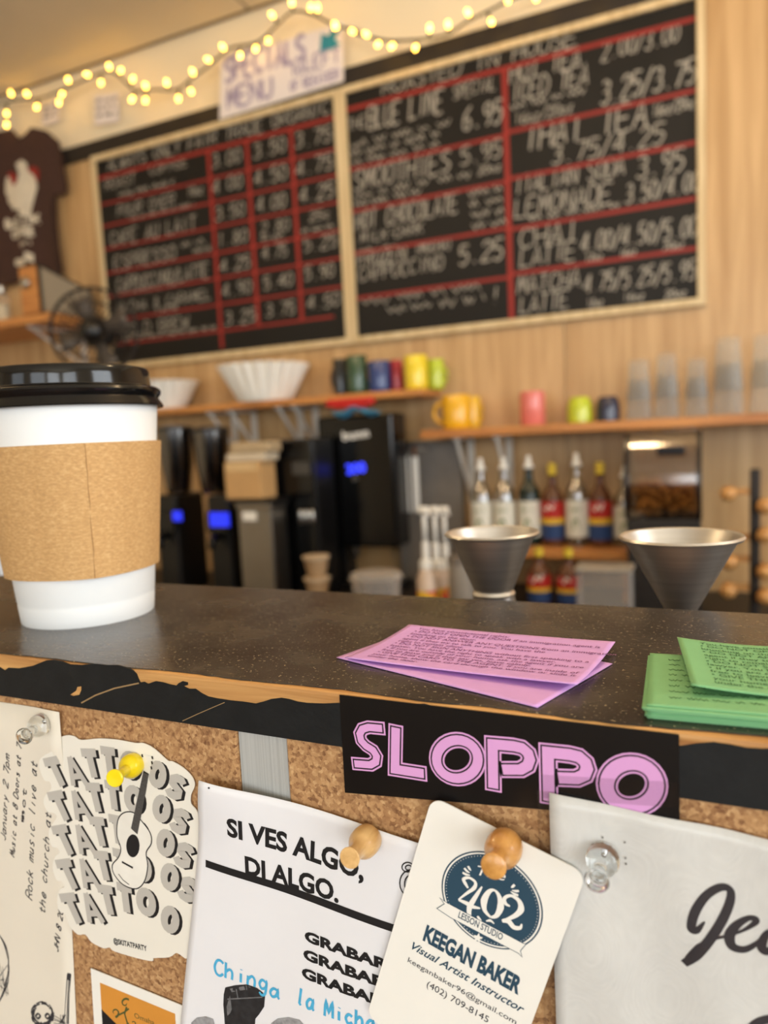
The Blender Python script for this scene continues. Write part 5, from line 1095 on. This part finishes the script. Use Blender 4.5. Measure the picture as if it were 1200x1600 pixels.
# two grinders with smoky hoppers
m_hop = clear('smoky_hopper', (0.30, 0.25, 0.21, 1), 0.88, 0.15, edge=0.3); m_beans = pm('coffee_beans', rgb(52, 32, 20), 0.5, var=0.5, scale=120, bump=0.8, bscale=120)
def grinder(px, Y, label, lcd, hop_dx):
    x0, x1, z0, z1 = fit(px-25, 800, px+25, 915, Y); xc = (x0+x1)/2; r = root('coffee_grinder', (xc, Y+.08, KZ1), label, 'grinder', 'coffee grinders behind the cup')
    zt = at_y(px, 772, Y+.06).z; zh = at_y(px, 668, Y+.06).z
    box('body', xc-.050, Y+.005, KZ1, xc+.050, Y+.17, zt, m_blk, r, bev=.012); cp_ = box('control_panel', xc-.046, Y-.008, z1-.075, xc+.046, Y+.0045, z1, m_gloss, r, bev=.003)
    q_ = fit(*lcd, Y-.01); box('display', q_[0], Y-.0105, q_[2], q_[1], Y-.0082, q_[3], m_lcd, cp_)
    hx = xc+hop_dx; lathe('hopper', [(.040, 0), (.045, .01), (.060, (zh-zt)*.45), (.066, (zh-zt)*.95), (.063, (zh-zt)*.95), (.057, (zh-zt)*.45), (.04, .012)], (hx, Y+.09, zt+.0005), m_hop, r, 28, False, False)
    lathe('beans', [(.036, .012), (.054, (zh-zt)*.42), (.045, (zh-zt)*.5), (.002, (zh-zt)*.55)], (hx, Y+.09, zt+.0005), m_beans, r, 24); lathe('hopper_lid', [(.068, 0), (.068, .01), (.03, .02), (.002, .02)], (hx, Y+.09, zt+.001+(zh-zt)*.95), m_blk, r, 28)
    tube('spout', [(xc, Y-.006, z1-.085), (xc, Y-.04, z1-.10), (xc, Y-.045, z1-.13)], .016, m_blk, r, 10); box('drip_base', xc-.045, Y-.09, KZ1, xc+.045, Y+.0045, KZ1+.02, m_blk, r, bev=.004)
grinder(344, 2.10, 'black coffee grinder with smoky hopper and bright blue display', (328, 801, 358, 823), -.075)
grinder(262, 2.08, 'black coffee grinder half hidden behind the paper cup', (270, 799, 284, 814), .0)
# cups stacked by the brewer and a clear tub
for k in range(2):
    x0, x1, z0, z1 = fit(478, 868+k*26, 514, 894+k*26, 1.88); xc = (x0+x1)/2; zb = KZ1 if k else KZ1+.0
zb = KZ1; hs = at_y(496, 868, 1.88).z-KZ1; lb = ['bottom', 'middle', 'top']
for k in range(3):
    c0 = (xc, 1.88, KZ1+k*hs/3.0); r = root('paper_cup', c0, '%s cup of the tan stack beside the brewer' % lb[k], 'cup', 'tan cups stacked by the brewer')
    h = hs/3-.0006; lathe('cup_body', [(.026, 0), (.037, h*.86), (.034, h*.86)], c0, pm('tan_cup_paper', rgb(170, 140, 104), 0.7), r, 24, True, True); lathe('rim', [(.037, h*.861), (.041, h*.9), (.041, h), (.004, h)], c0, pm('dark_tan_rim', rgb(196, 176, 148), 0.6), r, 24)
x0, x1, z0, z1 = fit(549, 893, 628, 928, 1.87); c0 = ((x0+x1)/2, 1.87, KZ1); rd_ = (x1-x0)/2*.92; h = z1-KZ1
r = root('plastic_tub', c0, 'clear plastic tub under the brewer spout', 'tub'); m_tub = clear('cloudy_plastic', (0.9, 0.85, 0.8, 1), 0.82, 0.2, True, 0.4)
lathe('tub', [(rd_*.8, 0), (rd_*.97, h*.9), (rd_, h*.92), (rd_*.95, h*.98), (rd_*.7, h), (.003, h)], c0, m_tub, r, 32); lathe('tub_rim', [(rd_*.98, h*.88), (rd_*1.04, h*.885), (rd_*1.04, h*.915), (rd_*.98, h*.92)], c0, m_tub, r, 32, False, False)

# steel splash panel with hanging white paddles
x0, x1, z0, z1 = fit(622, 692, 722, 944, 2.46)
r = root('splash_panel', ((x0+x1)/2, 2.48, KZ1), 'grey steel splash panel between brewer and syrup bottles', 'panel'); box('sheet', x0, 2.47, KZ1, x1, YB-.0005, z1, pm('dull_steel', rgb(128, 122, 116), 0.45, 0.2, var=0.1), r, bev=.002); box('top_lip', x0, 2.44, z1+.0005, x1, YB-.0005, z1+.008, m_st2, r, bev=.002)
tube('hook_rail', [(x0+.01, 2.43, z1-.02), (x0+.14, 2.43, z1-.02)], .004, m_st2, r, 8); 
for s_ in (0, 1):
    p0 = at_y(634+15*s_, 700, 2.42); p1 = at_y(634+15*s_, 800, 2.42)
    r = root('white_paddle', (p0.x, 2.415, p1.z), ('left-hand' if s_ == 0 else 'right-hand')+' white paddle hanging on the steel panel', 'paddle', 'white paddles hanging by the brewer')
    V, Fc = boxg(p0.x-.011, 2.406, p1.z, p0.x+.011, 2.414, p0.z-.03, .003); mo('blade', V, Fc, m_white, r); tube('hook', [(p0.x, 2.41, p0.z-.031), (p0.x, 2.41, p0.z+.004), (p0.x, 2.43, p0.z+.006)], .004, pm('copper_hook', rgb(180, 110, 60), 0.3, 1.0), r, 8)
# sauce bottles with white pumps
for k, (px, lab) in enumerate(((662, 'left'), (678, 'middle'), (693, 'right'))):
    Y = 1.93+.09*k; pt = at_y(px, 792, Y); pb = at_y(px, 888, Y); c0 = (pt.x, Y, KZ1); hb = pb.z-KZ1
    r = root('sauce_bottle', c0, '%s sauce bottle with tall white pump, red and yellow label' % lab, 'bottle', 'sauce bottles with white pumps')
    lathe('bottle', [(.026, 0), (.030, .004), (.030, max(.03, hb-.03)), (.018, hb)], c0, pm('sauce_plastic', rgb(212, 190, 170), 0.4, var=0.1), r, 24)
    lathe('label', [(.0305, .008), (.0308, .009), (.0308, hb*.6), (.0305, hb*.61)], c0, pm('sauce_label', rgb(200, 50, 40), 0.5, col2=rgb(232, 190, 50), scale=18, ramp=(.45, .5)), r, 24, False, False)
    lathe('pump_collar', [(.02, hb+.0005), (.02, hb+.022), (.011, hb+.028), (.011, hb+.075), (.006, hb+.08)], c0, m_white, r, 16); zt = pt.z
    tube('pump_stem', [(c0[0], Y, KZ1+hb+.078), (c0[0], Y, zt-.006)], .007, m_white, r, 10)
    V, Fc = join([latheg([(.014, -.02), (.016, -.014), (.015, 0), (.004, .002)], (c0[0], Y, zt), 16), tubeg([(c0[0], Y, zt-.01), (c0[0]+.018, Y-.02, zt-.012), (c0[0]+.026, Y-.03, zt-.022)], .005, 8)]); mo('pump_head', V, Fc, m_white, r, True)

# ------------------------------------------------------------------ syrup bottles on a stepped rack
RZ = at_y(860, 858, 2.27).z; rx0 = at_y(722, 860, 2.27).x; rx1 = at_y(985, 860, 2.27).x
r = root('bottle_rack', ((rx0+rx1)/2, 2.36, KZ1), 'low wooden step rack carrying the syrup bottles', 'rack')
box('step', rx0, 2.27, RZ-.03, rx1, 2.44, RZ, m_shelf, r, bev=.003)
for x in (rx0+.002, rx1-.022): box('leg', x, 2.28, KZ1, x+.02, 2.43, RZ-.0305, m_shelf, r)
m_clrsy = clear('clear_syrup', (0.80, 0.80, 0.74, 1), 0.78, 0.06)
def label_stack(r, c0, rad, bands):
    first = None
    for nm, za, zb, col in bands:
        o = lathe(nm, [(rad+.0006, za), (rad+.001, za+.0005), (rad+.001, zb-.0005), (rad+.0006, zb)], c0, pm('print_%d_%d_%d' % col, rgb(*col), 0.5, var=0.05), r, 28, False, False); first = first or o
    return first
def syrup(px, py0, py1, Y, kind, label, zb=None, group='syrup bottles on the step rack', hfix=None):
    pt = at_y(px, py0, Y); zb = RZ+.0005 if zb is None else zb; c0 = (pt.x, Y, zb); H = hfix or pt.z-zb; rad = .036
    r = root('syrup_bottle', c0, label, 'bottle', group); gl = {'green': pm('dark_green_glass', rgb(16, 34, 26), 0.1), 'red': pm('amber_syrup', rgb(96, 56, 34), 0.12, var=.2)}.get(kind, m_clrsy)
    lathe('bottle', [(.030, .001), (rad, .004), (rad, H*.55), (rad*.9, H*.62), (rad*.45, H*.71), (.0125, H*.78), (.0125, H*.84), (.015, H*.845), (.015, H*.86)], c0, gl, r, 28, True, True)
    if kind == 'red':
        lathe('cap', [(.0135, H*.8605), (.0135, H*.99), (.008, H)], c0, pm('yellow_cap', rgb(222, 194, 60), 0.4), r, 16)
        lb_ = label_stack(r, c0, rad, (('red_label', H*.34, H*.54, (186, 38, 34)), ('yellow_band', H*.265, H*.34, (226, 184, 52)), ('blue_label', H*.08, H*.265, (38, 66, 118))))
        pl_ = Upright(Y, lambda x, z, cx=pt.x: math.sqrt(max(1e-6, (rad+.0014)**2-min((x-cx)**2, rad*rad*.9))))
        V, Fc = scrib(pl_, (pt.x-.022, zb+H*.41), (pt.x+.022, zb+H*.45), .022, .005, .0004, px); mo('label_script', V, Fc, m_card, lb_)
    else:
        lathe('pourer', [(.016, H*.8605), (.017, H*.88), (.010, H*.92), (.007, H), (.001, H)], c0, m_white, r, 16)
        lb_ = label_stack(r, c0, rad, (('paper_label', H*.10, H*.50, (226, 224, 212)),))
        pl_ = Upright(Y, lambda x, z, cx=pt.x: math.sqrt(max(1e-6, (rad+.0014)**2-min((x-cx)**2, rad*rad*.9))))
        V, Fc = join([scrib(pl_, (pt.x-.02, zb+H*.38), (pt.x+.02, zb+H*.38), .012, .003, .0004, px), flat([(pt.x-.012, zb+H*.16), (pt.x+.014, zb+H*.2), (pt.x+.006, zb+H*.31), (pt.x-.01, zb+H*.28)], pl_, .0004)]); mo('label_print', V, Fc, pm('leaf_print', rgb(120, 140, 90), 0.6), lb_)
    return r
syrup(750, 716, 855, 2.36, 'clear', 'clear syrup bottle with white label, first on the rack')
syrup(786, 714, 855, 2.36, 'clear', 'clear syrup bottle with white label, beside the dark green one')
syrup(825, 712, 855, 2.36, 'green', 'dark green syrup bottle with white label')
syrup(862, 724, 855, 2.36, 'red', 'syrup bottle with red and blue label, between green and tall clear bottles')
syrup(900, 708, 855, 2.36, 'clear', 'tall clear syrup bottle between the two red-labelled ones')
syrup(937, 722, 855, 2.36, 'red', 'syrup bottle with red and blue label, nearest the snack bin')
syrup(976, 728, 855, 2.38, 'clear', 'clear syrup bottle partly behind the snack bin')
for px, lab in ((842, 'lower red-labelled bottle below the rack, left'), (888, 'lower red-labelled bottle below the rack, right')):
    Y = 2.20; t_ = at_y(px, 874, Y); syrup(px, 874, 940, Y, 'red', lab, KZ1, 'bottles below the step rack', (at_y(px, 800, Y).z-KZ1)*.62)
x0, x1, z0, z1 = fit(900, 888, 985, 945, 2.04); r = root('cloudy_box', ((x0+x1)/2, 2.08, KZ1), 'cloudy plastic box below the syrup rack', 'box'); box('tub', x0, 2.04, KZ1, x1, 2.13, z1-.012, m_tub, r, bev=.006); box('lid', x0-.004, 2.036, z1-.0115, x1+.004, 2.134, z1, pm('cloudy_lid', rgb(170, 160, 146), 0.4), r, bev=.003)
x0, x1, z0, z1 = fit(704, 868, 738, 940, 1.93); c0 = ((x0+x1)/2, 1.93, KZ1); r = root('grey_canister', c0, 'grey canister beside the white pumps', 'canister'); lathe('canister', [(.036, 0), (.038, .003), (.038, z1-KZ1-.02)], c0, pm('grey_plastic', rgb(150, 142, 132), 0.5), r, 24); lathe('lid', [(.040, z1-KZ1-.0195), (.040, z1-KZ1-.002), (.03, z1-KZ1)], c0, pm('grey_lid', rgb(120, 112, 104), 0.5), r, 24)

# ------------------------------------------------------------------ acrylic snack bin
x0, x1, z0, z1 = fit(978, 672, 1094, 812, 2.18); zb = z0
r = root('snack_bin', ((x0+x1)/2, 2.25, KZ1), 'smoky acrylic snack bin with black edges and golden contents', 'bin')
m_smoke = clear('smoky_acrylic', (0.84, 0.78, 0.72, 1), 0.88, 0.1, edge=0.3); H = z1-zb
def side(y, z): return (y, zb+z*H)
prof = [(2.26, 1.0), (2.215, .97), (2.195, .86), (2.18, .7), (2.168, .5), (2.165, .3), (2.17, .12), (2.185, .0)]
prof = [(p[0], p[1]) for p in crom([(y, z, 0) for y, z in prof], 4)]
V = [(x, y, zb+z*H) for y, z in prof for x in (x0+.008, x1-.008)]+[(x, y+.004, zb+z*H) for y, z in prof for x in (x0+.008, x1-.008)]; m_ = len(prof)
Fc = [[2*j, 2*j+1, 2*j+3, 2*j+2] for j in range(m_-1)]+[[2*m_+2*j+2, 2*m_+2*j+3, 2*m_+2*j+1, 2*m_+2*j] for j in range(m_-1)]; mo('front_pane', V, Fc, m_smoke, r, True)
for nm, xa, xb in (('side_edge', x0-.004, x0+.008), ('side_edge', x1-.008, x1+.004)):
    pl = [(y-.006, zb+z*H) for y, z in prof]+[(y+.014, zb+z*H) for y, z in prof[::-1]]; n_ = len(pl); V = [(xa, y, z) for y, z in pl]+[(xb, y, z) for y, z in pl]
    mo(nm, V, [list(range(n_))[::-1], list(range(n_, 2*n_))]+[[i, (i+1) % n_, n_+(i+1) % n_, n_+i] for i in range(n_)], pm('black_acrylic', rgb(26, 22, 22), 0.2, var=.1), r)
    pl = [(y+.0145, zb+z*H) for y, z in prof]+[(2.352, zb), (2.352, z1)]; n_ = len(pl); xc_ = (xa+xb)/2; V = [(xc_-.002, y, z) for y, z in pl]+[(xc_+.002, y, z) for y, z in pl]
    mo('side_pane', V, [list(range(n_))[::-1], list(range(n_, 2*n_))]+[[i, (i+1) % n_, n_+(i+1) % n_, n_+i] for i in range(n_)], m_smoke, r)
box('back', x0+.008, 2.352, zb, x1-.008, 2.359, z1, pm('tan_acrylic', rgb(164, 130, 92), 0.3), r); box('floor_plate', x0+.008, 2.19, zb, x1-.008, 2.352, zb+.008, MATS['black_acrylic'], r); box('lid', x0+.008, 2.25, z1-.008, x1-.008, 2.352, z1, m_smoke, r)
V, Fc = [], []; rr = random.Random(8)
for k in range(260):
    x = rr.uniform(x0+.02, x1-.02); lay_ = rr.random(); y = rr.uniform(2.19, 2.34); z = zb+.012+lay_*H*.38
    v, f = latheg([(.002, -.008), (.008, -.004), (.008, .004), (.002, .008)], (0, 0, 0), 6); M3 = Matrix.Rotation(rr.uniform(0, 3), 3, 'X') @ Matrix.Rotation(rr.uniform(0, 3), 3, 'Y')
    k0 = len(V); V += [M3 @ q_+Vector((x, y, z)) for q_ in v]; Fc += [[i+k0 for i in g_] for g_ in f]
o = mo('snack_pieces', V, Fc, pm('golden_snack', rgb(226, 170, 92), 0.6, var=.25, scale=40), r, True); o['kind'] = 'stuff'
l_ = fit(1026, 698, 1070, 711, 2.165); box('name_plate', l_[0], 2.172, l_[2], l_[1], 2.178, l_[3], MATS['black_acrylic'], r)
box('stand', x0, 2.185, KZ1, x1, 2.355, zb-.0005, m_dark, r, bev=.004)

# ------------------------------------------------------------------ wooden peg rack at the right
m_peg = wood('peg_wood', rgb(214, 164, 100), rgb(170, 116, 62), 0, 20, 0.4, .05)
x0, x1, z0, z1 = fit(1128, 735, 1215, 950, 2.12); xm = at_y(1180, 800, 2.16).x
r = root('peg_rack', (xm, 2.2, KZ1), 'wooden peg rack with round-ended pegs at the right edge', 'rack')
box('post', xm-.012, 2.16, KZ1, xm+.012, 2.19, z1, m_dark, r, bev=.003); box('foot', xm-.10, 2.13, KZ1, xm+.12, 2.24, KZ1+.0002, m_dark, r)
for px, py in ((1138, 772), (1196, 792), (1140, 845), (1196, 838), (1140, 880), (1196, 895), (1138, 925), (1196, 935)):
    p = at_y(px, py, 2.10); V, Fc = latheg([(.013, 0), (.015, .01), (.015, .055), (.020, .065), (.021, .078), (.014, .09), (.002, .093)], (0, 0, 0), 18)
    M3 = Matrix.Rotation(PI/2, 3, 'X'); V = [M3 @ q_+Vector((p.x, 2.1895, p.z)) for q_ in V]; mo('peg', V, Fc, m_peg, r, True)
    if abs(p.x-xm) > .012: s_ = 1 if p.x > xm else -1; box('arm', min(xm+s_*.0125, p.x), 2.165, p.z-.008, max(xm+s_*.0125, p.x), 2.185, p.z+.008, m_peg, r, bev=.002)
# steel cup at the far left behind the paper cup
p = at_y(-14, 858, 0.44); c0 = (p.x, 0.44, LS+.0005); H = p.z-c0[2]
r = root('steel_cup', c0, 'small steel cup just showing behind the paper cup, far left', 'cup')
lathe('cup', [(.016, 0), (.018, .001), (.021, H-.001), (.022, H), (.0205, H-.001), (.0172, .003), (.001, .003)], c0, m_steel, r, 40); tube('rim', [(c0[0]+.0222*math.cos(t*PI/16), c0[1]+.0222*math.sin(t*PI/16), c0[2]+H) for t in range(32)], .0009, m_steel, r, 6, True)
